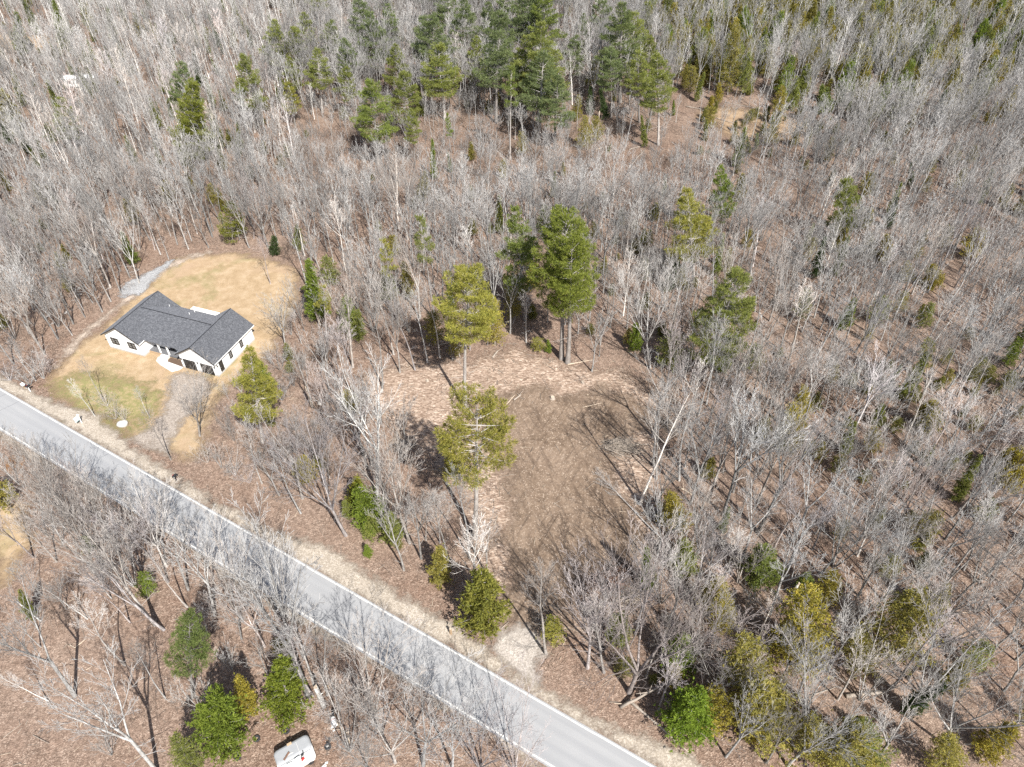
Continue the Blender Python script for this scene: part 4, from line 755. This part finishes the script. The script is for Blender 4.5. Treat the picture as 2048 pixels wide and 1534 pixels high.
# woods fill: how closely trees stand, by place in the woods (outlined on the ground as seen)
def zone(pts): return poly(pts)
DENS = [(zone([(-200,-40),(2250,-40),(2250,1560),(-200,1560)]), .9),
 (zone([(560,250),(1380,230),(1560,300),(1640,420),(1300,420),(900,400),(600,330)]), .42), (zone([(1340,190),(1660,210),(1660,290),(1340,300)]), .15), (zone([(-60,55),(120,60),(130,115),(-60,120)]), .06),
 (zone([(545,560),(700,560),(760,720),(700,900),(600,980),(430,960),(420,880),(560,740)]), .8), (zone([(690,760),(860,700),(900,900),(960,1080),(860,1080),(760,980)]), .04), (zone([(760,680),(1000,640),(1200,650),(1350,700),(1350,770),(760,760)]), .07),
 (zone([(-100,860),(0,880),(600,1240),(1150,1560),(-100,1560)]), .36), (zone([(440,1380),(720,1340),(760,1560),(430,1560)]), .10), (zone([(100,1040),(560,1200),(640,1340),(900,1480),(600,1350),(300,1230)]), .9), (zone([(20,960),(140,960),(420,1100),(640,1250),(600,1330),(300,1200),(60,1120)]), .95), (zone([(640,1270),(820,1375),(1110,1540),(1000,1570),(690,1570),(640,1400)]), .9),
 (zone([(860,1240),(1000,1290),(1400,1534),(1500,1560),(1340,1560),(900,1300)]), .06), (zone([(340,930),(430,930),(720,1100),(960,1250),(930,1290),(700,1150)]), .05)]
CLEAR = [(ZONES['lawn'], .5), (ZONES['clearing_soil'], .5), (ZONES['road'], 2.6), (ZONES['house'], 2.), (ZONES['dirt_track'], 0), (ZONES['entrance_gravel'], .5), (ZONES['drive_gravel'], 1.), (ZONES['roadside_field'], 0), (ZONES['felled_ground'], -2.)]
N = 30000
cx_ = rng.uniform(-235, 235, N); cyy = 16+rng.random(N)**.9*345; P2 = np.c_[cx_, cyy]; P3 = np.c_[P2, np.zeros(N)]; q = PX(P3)
infr = (q[:, 0] > -150) & (q[:, 0] < 2200) & (q[:, 1] > -130) & (q[:, 1] < 1680)
P2 = P2[infr]; q = q[infr]; den = np.zeros(len(P2))
for pl, v in DENS: den[sdist(P2, pl) > 0] = v
for pl, mg in CLEAR: den[sdist(P2, pl) > -mg] = 0
cand = rng.random(len(P2)) < den
P2, q, den = P2[cand], q[cand], den[cand]
grid = {}
def free(p, r):
    ix, iy = int(p[0]//4), int(p[1]//4)
    for i in range(ix-1, ix+2):
        for j in range(iy-1, iy+2):
            for o in grid.get((i, j), ()):
                if (o[0]-p[0])**2+(o[1]-p[1])**2 < r*r: return False
    return True
def occupy(p): grid.setdefault((int(p[0]//4), int(p[1]//4)), []).append((p[0], p[1]))
for t_ in TREES: occupy(t_['pos'])
def inpx(qx, *pts): return sdist(np.array([qx]), np.array(pts, float))[0] > 0
for p, qq, dn in zip(P2, q, den):
    if not free(p, 2.3 if dn > .6 else 2.9): continue
    occupy(p); x, y = qq; r = rng.random(); right = x > 1250 and y > 380; tr = x > 1280 and y < 260; tl = x < 600 and y < 340; mid = 560 < x < 1500 and 220 < y < 430; lowleft = y > 0.62*x+900
    pc = (.62 if x+y*1.2 > 1500 and y < 150 else .34) if tr else (.15 if right and y > 900 else (.13 if right else (.09 if tl else .06)))
    if r < pc:
        if tl or rng.random() < .25: tree('fir', pos=p, h=rng.uniform(5, 11), tint=[DK, GR, MG][rng.integers(3)], wide=rng.uniform(.6, 1.), hero=False)
        else: tree('loose_cedar' if rng.random() < .55 else 'cedar', pos=p, h=rng.uniform(6, 13) if tr else rng.uniform(3.5, 7.5), tint=[OL, YO, MG, OL, BR][rng.integers(5)], wide=rng.uniform(.8, 1.15), hero=False)
        continue
    h = rng.normal(13.5, 2.3)
    if mid: h = rng.uniform(6, 12.5)
    if lowleft: h = rng.uniform(9, 14.5) if inpx(qq, (20,960), (140,960), (420,1100), (640,1250), (600,1330), (300,1230), (60,1120)) else rng.uniform(5, 11)
    if tl: h = rng.uniform(11, 17)
    if inpx(qq, (430, 740), (560, 700), (660, 790), (640, 960), (430, 960)): h = rng.uniform(3, 6)
    elif inpx(qq, (560, 600), (680, 600), (740, 760), (600, 760)): h = min(h, rng.uniform(6, 10))
    h = float(np.clip(h, 3., 18)); u = rng.random()
    if h < 7.5 and u < .6: k = 'multi'
    elif tl: k = 'birch' if u < .42 else ('pole' if u < .85 else 'forked')
    elif tr: k = 'birch' if u < .16 else ('pole' if u < .5 else 'forked')
    else: k = 'birch' if u < .05 else ('pole' if u < .40 else ('forked' if u < .86 else ('spreading' if u < .94 else 'multi')))
    tree(k, pos=p, h=h, lean=rng.normal(0, .03), hero=False)

# ------------------------------------------------------------------ which trees are objects of their own, which belong to the mass of woods
NAME = dict(forked='bare_tree', pole='bare_tree', spreading='bare_tree', multi='bare_tree', birch='birch_tree', birch_forked='birch_tree', cedar='cedar_tree', loose_cedar='cedar_tree', big_cedar='cedar_tree', fir='fir_tree')
for k in VAR: NAME.setdefault(k, 'pine_tree')
GROUP = dict(bare_tree='leafless trees of the woods and roadside', birch_tree='pale barked birches in the woods', cedar_tree='low olive evergreens scattered in the woods', fir_tree='narrow dark firs in the woods', pine_tree='white pines standing above the woods')
CAP = dict(bare_tree=298, birch_tree=120, cedar_tree=230, fir_tree=90, pine_tree=200)
for t_ in TREES:
    c = t_['pos']+np.array([0, 0, t_['h']*.5]); t_['px'] = PX(t_['pos']); t_['mid'] = PX(c); t_['depth'] = float((c-CAM)@fwd); t_['size'] = t_['h']/t_['depth']*(100 if t_['hero'] else 1)
    m = t_['mid']; t_['seen'] = int(-10 < m[0] < 2058 and -10 < m[1] < 1544)
single, mass = [], []
for nm in CAP:
    L = sorted((t_ for t_ in TREES if NAME[t_['key']] == nm), key=lambda t_: (-t_['seen'], -t_['size'])); single += L[:CAP[nm]]; mass += L[CAP[nm]:]
LAND = [('the white house', 360, 700), ('the round bushy pine', 465, 484), ('the gravel pad', 285, 565), ('the twin-trunk pine', 1130, 720), ('the tall clearing-edge pine', 930, 815), ('the ragged crooked pine', 950, 1075), ('the brush pile', 1245, 890), ('the dark debris pile', 1210, 1165),
 ('the red-flagged mailbox', 353, 962), ('the wooden marker post', 902, 1268), ('the hanging sign post', 164, 846), ('the white boulder', 246, 850), ('the old camper', 590, 1520), ('the broken birch snag', 648, 1410), ('the bright roadside cedar', 1374, 1458), ('the yellow-green cedar', 966, 1256),
 ('the white dead birch', 1805, 494), ('the woodland mobile home', 166, 172), ('the garage-side pine', 525, 885), ('the leaning clearing birch', 1281, 1009), ('the broad dark pine', 387, 322), ('the long pale log', 1728, 1390), ('the crossed fallen logs', 1770, 925), ('the brown puddle', 30, 928), ('the far meadow', 50, 90),
 ('the clearing entrance', 1040, 1310), ('the far brush opening', 1500, 245), ('the tipped-over tree', 1260, 1020), ('the isolated round pine', 1685, 492), ('the paired yellow pine', 1388, 565), ('the slanting pine', 1405, 760), ('the grove of tall pines', 1080, 250), ('the far paired pines', 570, 165), ('the roadside field', 30, 1070), ('the forked white birch', 1699, 883)]
ADJ = dict(forked='forked grey bare tree', pole='straight slender bare tree', spreading='wide-spreading bare tree', multi='many-stemmed bare tree', birch='slender white birch', birch_forked='forked white birch', cedar='dense little evergreen', loose_cedar='loose olive evergreen', big_cedar='large loose evergreen', fir='pointed narrow fir', pine='layered pine', thin_pine='sparse thin pine', pine_twin='pine', pine_tall='pine', pine_crooked='pine', pine_full='full pine')
def tintword(c): return 'grey' if c is None else ('yellowish' if c[0] > c[1]*.95 else ('blue-green' if c[2] > .4*c[1] else ('dark green' if c[1] < .15 else 'bright green')))
ORD = ['', 'second', 'third', 'fourth', 'fifth', 'sixth', 'seventh', 'eighth', 'ninth', 'tenth', 'eleventh', 'twelfth', 'thirteenth', 'fourteenth', 'fifteenth', 'sixteenth', 'seventeenth', 'eighteenth', 'nineteenth', 'twentieth']
buckets = {}
for t_ in single:
    if t_['phrase']: continue
    x, y = t_['px']; d = [(math.hypot(x-lx, (y-ly)*1.2), i) for i, (_, lx, ly) in enumerate(LAND) if math.hypot(x-lx, y-ly) > 6]; i = min(d)[1]; dx, dy = x-LAND[i][1], y-LAND[i][2]
    if abs(dx) > 2*abs(dy): s = 'right of' if dx > 0 else 'left of'
    elif abs(dy) > 2*abs(dx): s = 'in front of' if dy > 0 else 'behind'
    else: s = ('before and ' if dy > 0 else 'behind and ')+('right of' if dx > 0 else 'left of')
    w = ADJ[t_['key']]
    if 'pine' in w or 'fir' in w or 'evergreen' in w: w = tintword(t_['tint'])+' '+w.replace('olive ', '')
    sz = 'small ' if t_['h'] < 6 else ('tall ' if t_['h'] > 15 else '')
    buckets.setdefault((sz+w, s, i), []).append((min(d)[0], id(t_), t_))
for (w, s, i), L in buckets.items():
    L.sort(key=lambda a: a[0])
    for n, (_, _, t_) in enumerate(L):
        t_['label'] = f'{w} {s} {LAND[i][0]}' + ('' if len(L) == 1 else (', nearest' if n == 0 else f', {ORD[min(n, 19)]} nearest'))
def tree_matrix(t_, h0):
    s = t_['h']/h0; w = s*t_['wide']
    return Matrix.Translation(t_['pos']) @ Matrix.Rotation(math.atan(t_['lean']), 4, 'Y') @ Matrix.Rotation(t_['rz'], 4, 'Z') @ Matrix.Diagonal((w, w, s, 1))
for t_ in single:
    v = VAR[t_['key']]; tm, cm, h0 = v[t_['var'] if t_['var'] is not None else int(rng.integers(len(v)))]
    nm = NAME[t_['key']]; r = empty(nm, (0, 0, 0), 0, t_['phrase'] or t_['label'], 'tree', GROUP[nm]); r.matrix_world = tree_matrix(t_, h0)
    tk = link(bpy.data.objects.new('trunk', tm), r); cr = link(bpy.data.objects.new('crown', cm), r)
    if nm in ('bare_tree', 'birch_tree'):
        k = rng.uniform(.85, 1.2); w = rng.uniform(-.03, .07); pk = .05 if rng.random() < .2 else 0.; c = t_['tint'] or (k*(1+w+pk*.6), k*(1-pk*.5), k*(1-w*.8)); tk.color = cr.color = (*c, 1)
    else:
        k = rng.uniform(.88, 1.12); cr.color = (*(x*k for x in t_['tint']), 1)

# mass of woods beyond the single trees: one object per kind of stuff
def scatter(name, protos, P, rz, scl, pick, label=None, color=None):
    """P: points; protos: meshes-as-objects that stand nowhere by themselves"""
    n = len(P); me = bpy.data.meshes.new(name); me.vertices.add(n); me.vertices.foreach_set('co', np.asarray(P, np.float32).ravel())
    a = me.attributes.new('turn', 'FLOAT_VECTOR', 'POINT'); a.data.foreach_set('vector', np.asarray(rz, np.float32).ravel())
    a = me.attributes.new('size', 'FLOAT_VECTOR', 'POINT'); a.data.foreach_set('vector', np.asarray(scl, np.float32).ravel())
    a = me.attributes.new('pick', 'INT', 'POINT'); a.data.foreach_set('value', np.asarray(pick, np.int32))
    o = link(bpy.data.objects.new(name, me)); tag(o, label, None, None, 'stuff')
    ng = bpy.data.node_groups.new(name, 'GeometryNodeTree'); ng.interface.new_socket('Geometry', in_out='INPUT', socket_type='NodeSocketGeometry'); ng.interface.new_socket('Geometry', in_out='OUTPUT', socket_type='NodeSocketGeometry')
    N_ = ng.nodes; gi = N_.new('NodeGroupInput'); go = N_.new('NodeGroupOutput'); ip = N_.new('GeometryNodeInstanceOnPoints'); jn = N_.new('GeometryNodeJoinGeometry')
    for pr in reversed(protos):
        oi = N_.new('GeometryNodeObjectInfo'); oi.inputs['Object'].default_value = pr; oi.inputs['As Instance'].default_value = True; ng.links.new(oi.outputs['Geometry'], jn.inputs[0])
    ng.links.new(gi.outputs[0], ip.inputs['Points']); ng.links.new(jn.outputs[0], ip.inputs['Instance']); ip.inputs['Pick Instance'].default_value = True
    def na(nm, ty):
        x = N_.new('GeometryNodeInputNamedAttribute'); x.data_type = ty; x.inputs['Name'].default_value = nm; return x.outputs[0]
    ng.links.new(na('pick', 'INT'), ip.inputs['Instance Index']); e2 = N_.new('FunctionNodeEulerToRotation'); ng.links.new(na('turn', 'FLOAT_VECTOR'), e2.inputs[0]); ng.links.new(e2.outputs[0], ip.inputs['Rotation']); ng.links.new(na('size', 'FLOAT_VECTOR'), ip.inputs['Scale'])
    ng.links.new(ip.outputs[0], go.inputs[0]); md = o.modifiers.new('scatter', 'NODES'); md.node_group = ng
    if color: o.color = (*color, 1)
    return o
FAR = {}
def far_protos():
    for key, sds, st, mt in (('forked', (1, 2, 3, 4), 'forked', 'bark'), ('pole', (11, 12, 13), 'pole', 'bark'), ('spreading', (21, 22), 'spreading', 'bark'), ('multi', (31, 32), 'multi', 'bark'), ('birch', (41, 42), 'pole', 'birch')):
        FAR[key] = []
        for s in sds: W = bare(s, st, True); V, Q, L = W.arrays(np.ones(len(W.lv), bool)); FAR[key].append(bpy.data.objects.new('tree_form', mesh_np('tree_form', V, [Q], M[mt], {'lvl': np.clip((L-1)/2., 0, 1)}, True)))
    FAR['birch_forked'] = FAR['birch']
far_protos()
lists = {'woods': [t_ for t_ in mass if NAME[t_['key']] in ('bare_tree', 'birch_tree')]}
keys = list(FAR); protos = []; start = {}
for k in ('forked', 'pole', 'spreading', 'multi', 'birch'): start[k] = len(protos); protos += FAR[k]
start['birch_forked'] = start['birch']
ms = lists['woods']
scatter('leafless_woods', protos, [t_['pos'] for t_ in ms], [(0, t_['lean'], t_['rz']) for t_ in ms], [(t_['h']/16*t_['wide'],)*2+(t_['h']/16,) for t_ in ms], [start[t_['key']]+int(rng.integers(len(FAR[t_['key']]))) for t_ in ms], 'dense leafless woods reaching back to the horizon side')
for nm, tint in (('cedar_tree', OL), ('fir_tree', MG)):
    ms = [t_ for t_ in mass if NAME[t_['key']] == nm]
    if not ms: continue
    pr = []
    for tm, cm, h0 in VAR['cedar'][:2]+VAR['loose_cedar'][:2] if nm == 'cedar_tree' else VAR['fir']: pr.append((bpy.data.objects.new('evergreen_form', cm), h0))
    pk = rng.integers(0, len(pr), len(ms)); scatter('evergreen_growth', [p_[0] for p_ in pr], [t_['pos'] for t_ in ms], [(0, 0, t_['rz']) for t_ in ms], [(t_['h']/pr[i][1]*t_['wide'],)*2+(t_['h']/pr[i][1],) for t_, i in zip(ms, pk)], pk, 'low evergreens thick in the far woods' if nm == 'cedar_tree' else 'narrow firs thick in the far woods', tint)
N = 7000; lx_ = rng.uniform(-215, 215, N); ly_ = 18+rng.random(N)**.8*320; L2 = np.c_[lx_, ly_]; lq = PX(np.c_[L2, np.zeros(N)]); ld = np.full(N, .16)
ld *= np.clip(.35+1.5*(np.sin(lx_*.045+1.3)*np.sin(ly_*.06+.4)+.25*np.sin(lx_*.21)*np.cos(ly_*.17)), .05, 2.2); ld[lq[:, 0] > 1150] *= 2.6; ld[(lq[:, 1] < 200)] *= 1.3
for pl, v in ((DENS[1][0], .35), (DENS[6][0], .1), (DENS[7][0], .4), (DENS[8][0], .1), (DENS[12][0], .0), (DENS[13][0], .0)): ld[sdist(L2, pl) > 0] *= v
for pl, mg in CLEAR: ld[sdist(L2, pl) > -mg-1.2] = 0
L2 = L2[rng.random(N) < ld]; n = len(L2); pr = [bpy.data.objects.new('evergreen_form', v[1]) for v in VAR['loose_cedar']+VAR['cedar'][:2]]; s = rng.uniform(1.3, 4.2, n)/7
scatter('low_evergreens', pr, np.c_[L2, np.zeros(n)], np.c_[np.zeros(n), np.zeros(n), rng.uniform(0, 6.28, n)], np.c_[s*1.3, s*1.3, s], rng.integers(0, 5, n), 'knee to head high evergreen shrubs under the leafless trees', (.22, .22, .07)); print('low evergreens', n)
# undergrowth: leafless brush, everywhere but the open ground
bp = [bpy.data.objects.new('brush_form', (lambda W: mesh_np('brush_form', *(lambda a: (a[0], [a[1]], M['twig'], {'lvl': np.clip((a[2]-1)/2., 0, 1)}))(W.arrays(np.ones(len(W.lv), bool))), True))(brush(200+i))) for i in range(5)]
N = 26000; bx = rng.uniform(-225, 225, N); by = 18+rng.random(N)**.8*330; B2 = np.c_[bx, by]; bq = PX(np.c_[B2, np.zeros(N)])
ok = (bq[:, 0] > -80) & (bq[:, 0] < 2130) & (bq[:, 1] > -80) & (bq[:, 1] < 1600); B2 = B2[ok]; bd = np.where(bq[ok][:, 0] > 1150, .55, .38)
for pl, v in ((DENS[1][0], .75), (DENS[2][0], .35), (DENS[3][0], .1), (DENS[5][0], .05), (DENS[6][0], .03), (DENS[7][0], .22), (DENS[8][0], .05), (DENS[4][0], .5), (DENS[12][0], .0), (DENS[13][0], .0)): bd[sdist(B2, pl) > 0] = v
for pl, mg in CLEAR[:-1]: bd[sdist(B2, pl) > -mg-.6] = 0
bd[sdist(B2, ZONES['felled_ground']) > 0] *= .1
B2 = B2[rng.random(len(B2)) < bd]; n = len(B2); s = rng.uniform(.5, 1.25, n)
scatter('undergrowth', bp, np.c_[B2, np.zeros(n)], np.c_[np.zeros(n), np.zeros(n), rng.uniform(0, 6.28, n)], np.c_[s*1.2, s*1.2, s], rng.integers(0, 5, n), 'leafless brush and saplings under the trees')
print('trees', len(TREES), 'single', len(single), 'mass', len(mass), 'brush', n)

# ------------------------------------------------------------------ fallen wood
def log(name, a, b, r0, r1, mat, label, cat='log', group=None, knots=3, seed=0, z=None, world=False):
    r_ = np.random.default_rng(seed+77); A = np.array([*(a if world else G(*a)[:2]), (z or (0, 0))[0]+r0*.8]); B = np.array([*(b if world else G(*b)[:2]), (z or (0, 0))[1]+r1*.8])
    e = empty(name, A, 0, label, cat, group); d = B-A; n = 6; pts = [d*i/n+(r_.normal(0, .05, 3)*np.linalg.norm(d)/8 if 0 < i < n else 0)*np.array([1, 1, .2]) for i in range(n+1)]
    MB().tube(pts, [r0+(r1-r0)*i/n for i in range(n+1)], 8).build('trunk', mat, e, True)
    for k in range(knots):
        t = r_.uniform(.3, .95); p = d*t; az = r_.uniform(0, 6.28); L = r_.uniform(.4, 1.6); v = np.array([math.cos(az), math.sin(az), r_.uniform(.05, .5)])*L
        MB().tube([p, p+v*.5+r_.normal(0, .05, 3), p+v], [r0*.35, r0*.25, r0*.1], 5).build('limb', mat, e)
lg = 'fallen logs on the ground'
LOGS = [((1691,1394),(1766,1386),.28,.2,'log','thick pale log on the leaves in the lower right woods'),((1736,919),(1803,925),.16,.1,'logpale','pale fallen pole, upper of two crossing in the right woods'),((1748,942),(1804,924),.16,.1,'logpale','pale fallen pole, lower of two crossing in the right woods'),((1711,1330),(1790,1352),.12,.06,'log','thin fallen pole in front of the leaning right woods tree'),
 ((1256,1401),(1378,1505),.2,.06,'log','long grey fallen trunk along the leafy shoulder right of the drive'),((1241,1416),(1262,1400),.2,.16,'logpale','short broken pale butt end at the foot of the roadside tree'),((668,1436),(706,1490),.13,.2,'logpale','peeled yellowish log right of the white drum'),((686,1466),(698,1465),.09,.08,'logpale','short pale stick of wood beside the peeled log'),
 ((765,1002),(803,1012),.12,.07,'logpale','white birch log left of the crooked pine shadow'),((1028,801),(1042,790),.16,.12,'log','short grey log at the upper edge of the clearing'),((1010,812),(1030,790),.09,.06,'logpale','pale pole at the upper left of the clearing'),((1165,815),(1205,806),.07,.04,'logpale','thin pale pole at the upper right of the clearing'),((880,690),(990,668),.11,.05,'logpale','long pale pole behind the tall clearing-edge pine'),((985,716),(996,702),.17,.14,'log','short log upright of the loose yellow cedar'),
 ((1135,730),(1185,720),.12,.05,'logpale','pale fallen pole just right of the twin-trunk pine'),((1258,300),(1295,290),.18,.1,'log','dark fallen log in the middle distance brush'),((1258,335),(1290,300),.2,.12,'log','leaning fallen trunk crossing the distant log'),((1372,214),(1420,222),.2,.12,'log','long dead log at the far brush opening'),((1595,244),(1655,238),.22,.12,'log','pale dead log with root end in the far right opening'),((1425,235),(1470,248),.16,.1,'log','grey log at the lower edge of the far brush opening'),
 ((1515,128+90),(1450,205),.14,.1,'log','grey log at the upper right of the far brush opening'),((1190,300),(1225,291),.14,.08,'logpale','pale pole lying before the far firs'),((1705,223),(1720,220),.14,.1,'logpale','short white log in the far right woods'),((1560,268),(1600,263),.13,.07,'log','thin grey log below the far root-ended log'),((1358,975),(1385,990),.14,.1,'logpale','split pale log beside the yellow cedar right of the clearing'),((1362,850),(1440,905),.1,.04,'log','slim leaning dead pole in the woods right of the clearing'),((1820,880),(1850,870),.1,.06,'log','short dead pole in the right woods'),((82,1243),(33,1203),.1,.06,'birch','white fallen birch pole in the lower left woods'),((140,1290),(150,1296),.08,.06,'logpale','short white stick on leaves in the lower left woods'),((150,1296),(172,1278),.07,.05,'logpale','second white stick meeting the short one in the lower left woods'),((1500,1360),(1560,1352),.1,.05,'logpale','pale fallen pole among the olive evergreens'),((1620,1392),(1680,1372),.09,.04,'log','thin grey pole left of the thick pale log')]
for i, (a, b, r0, r1, mt, lb) in enumerate(LOGS): log('fallen_log', a, b, r0, r1, M[mt], lb, 'log', lg, 3 if r0 > .1 else 1, i)
# leaning dead trunk over the shoulder
log('leaning_dead_tree', (1241, 1416), (1330, 1390), .2, .07, M['log'], 'grey dead trunk leaning up from the shoulder into the roadside brush', 'dead tree', None, 8, 40, (0, 3.6))
# broken birch snag
def snag(px_, py_, h, r, label, mat, lean=(0, 0)):
    e = empty('snag', at(px_, py_), 0, label, 'snag'); pts = [np.array([lean[0]*t*h, lean[1]*t*h, t*h]) for t in np.linspace(0, 1, 6)]
    MB().tube(pts, [r*1.3, r, r*.95, r*.9, r*.85, r*.8], 9).build('trunk', mat, e, True); MB().prism([pts[-1]+np.array(v) for v in ((-r*.7, -r*.5, 0), (r*.6, -r*.5, 0), (0, r*.7, 0))], (r*.3, 0, .45)).build('splinter', M['logpale'], e)
    MB().tube([pts[3], pts[3]+np.array([.5, .1, .35])], [r*.3, r*.1], 6).build('stub', mat, e)
snag(648, 1412, 4.6, .3, 'thick broken birch snag with pale torn top near the camper', M['birch'], (-.02, .02)); snag(1571, 1212, 5., .2, 'broken grey snag standing among the lower right evergreens', M['bark'], (.05, 0))
snag(625, 815, 4.5, .22, 'snapped grey trunk with orange broken top right of the drive', M['log'], (-.03, 0)); snag(641, 652, 3.2, .2, 'snapped trunk with pale torn base behind the house yard', M['log'], (-.1, .05)); snag(1195, 270, 6., .2, 'tall dead snag before the far firs', M['log'])
def stump(px_, py_, r, h, label):
    e = empty('stump', at(px_, py_), 0, label, 'stump', 'cut stumps in the clearing'); MB().lathe([(r*1.5, 0), (r*1.1, h*.3), (r, h), (0, h)], 12).build('trunk', M['log'], e, True); MB().lathe([(0, h+.004), (r*.93, h+.004)], 12).build('cut_face', M['logpale'], e)
for px_, py_, r, h, lb in ((1105, 797, .32, .45, 'dark cut stump alone in the upper clearing'), (855, 762, .2, .3, 'small cut stump left of the tall clearing-edge pine'), (1010, 925, .18, .25, 'low cut stump beside the ragged crooked pine'), (1165, 765, .22, .3, 'cut stump near the upper right of the clearing'), (1300, 790, .2, .3, 'cut stump at the right edge of the upper clearing')): stump(px_, py_, r, h, lb)
# tree tipped over at the right edge of the clearing
tv = VAR['pole'][1]; a, b = G(1314, 1072), G(1190, 945); d = b-a; L = np.linalg.norm(d)
e = empty('tipped_tree', (0, 0, 0), 0, 'grey tree tipped over flat on the soil, its twigs reaching into the clearing', 'fallen tree')
e.matrix_world = Matrix.Translation((a[0], a[1], .35)) @ Matrix.Rotation(math.atan2(d[1], d[0]), 4, 'Z') @ Matrix.Rotation(R(88), 4, 'Y') @ Matrix.Diagonal((L/16*.55, L/16*.8, L/16, 1))
link(bpy.data.objects.new('trunk', tv[0]), e); link(bpy.data.objects.new('crown', tv[1]), e)
# brush piles and loose sticks
def sticks(name, A, B, r, mat, parent=None, kind=None):
    d = B-A; d /= np.linalg.norm(d, axis=1, keepdims=True)+1e-9; u, w = frames(d); t = np.arange(3)*2*np.pi/3; ring = np.cos(t)[None, :, None]*u[:, None]+np.sin(t)[None, :, None]*w[:, None]
    V = np.stack([A[:, None]+ring*r[:, None, None], B[:, None]+ring*r[:, None, None]*.5], 1).reshape(-1, 3); i = np.arange(3); q = np.stack([i, (i+1) % 3, 3+(i+1) % 3, 3+i], -1); Q = (np.arange(len(A))[:, None, None]*6+q[None]).reshape(-1, 4)
    o = link(bpy.data.objects.new(name, mesh_np(name, V, [Q], mat, {'lvl': rng.random(len(V))})), parent); return tag(o, None, None, None, kind)
def pile(px_, py_, sx, sy, h, n, ang, sp, Lm, mat, label, rmax=.05):
    c = G(px_, py_); e = empty('brush_pile', (c[0], c[1], 0), ang, label, 'brush pile')
    x = rng.normal(0, sx*.42, n); y = rng.normal(0, sy*.42, n); z = np.clip(h*np.exp(-(x/sx)**2*2-(y/sy)**2*2)*rng.random(n), .03, None); az = rng.normal(0, sp, n); L = rng.uniform(.4, 1.3, n)*Lm
    A = np.c_[x, y, z]; B = A+np.c_[np.cos(az)*L, np.sin(az)*L, rng.normal(0, .22, n)*L]; B[:, 2] = np.clip(B[:, 2], .02, None); sticks('stick_heap', A, B, rng.uniform(.012, rmax, n)*rng.uniform(.4, 1, n), mat, e, 'stuff')
    for k in range(14):
        a = np.array([rng.normal(0, sx*.3), rng.normal(0, sy*.3), h*.5*rng.random()+.1]); azk = rng.normal(0, sp); b = a+np.array([math.cos(azk), math.sin(azk), rng.normal(.05, .12)])*Lm*rng.uniform(1, 1.5); b[2] = max(b[2], .06); MB().tube([a, (a+b)/2+rng.normal(0, .06, 3), b], [rmax*1.5, rmax*1.2, rmax*.6], 6).build('branch', mat, e)
pile(1232, 895, 3.0, 1.9, 1.4, 420, R(-10), .4, 2.6, M['log'], 'fan-shaped pile of grey cut branches at the right edge of the clearing')
pile(1215, 1168, 4.2, 2.2, 1.2, 520, R(15), 1.5, 2.2, M['rust'], 'dark tangled pile of roots and debris beside the lower clearing', .06)
pile(1260, 1195, 2.6, 1.6, .9, 260, R(60), 1.5, 2.0, M['log'], 'brown brush heap right of the dark debris pile', .06)
pile(1345, 862, 2.2, 1.2, 1.2, 200, R(120), .8, 2.2, M['log'], 'grey brush heap under the leaning birch tops right of the clearing')
pile(800, 890, 2.5, 1.2, .5, 160, R(10), 1.2, 1.8, M['log'], 'low heap of brown branches left of the crooked pine')
n = 26000; sx_ = rng.uniform(-70, 110, n); sy_ = 25+rng.random(n)*150; S2 = np.c_[sx_, sy_]; dd = sdist(S2, ZONES['felled_ground']); ds = sdist(S2, ZONES['clearing_soil']); pr_ = np.where(dd > -2, np.where(ds > .5, .16, 1.), .22)
for pl, mg in ((ZONES['lawn'], 0), (ZONES['road'], .5), (ZONES['house'], 0), (ZONES['drive_gravel'], 0), (ZONES['entrance_gravel'], 0)): pr_[sdist(S2, pl) > -mg] = 0
S2 = S2[rng.random(n) < pr_]; n = len(S2); az = rng.uniform(0, 6.28, n); L = rng.exponential(.55, n)+.25; rr = np.clip(rng.normal(.034, .016, n), .014, .085); z = rr+.012
h_ = n//3
for nm, mt, sl_ in (('fallen_sticks', 'log', slice(0, 2*h_)), ('pale_wood_chips', 'logpale', slice(2*h_, n))):
    A = np.c_[S2[sl_], z[sl_]]; B = A+np.c_[np.cos(az[sl_])*L[sl_], np.sin(az[sl_])*L[sl_], rng.random(len(A))*.16*L[sl_]]; sticks(nm, A, B, rr[sl_], M[mt], None, 'stuff')
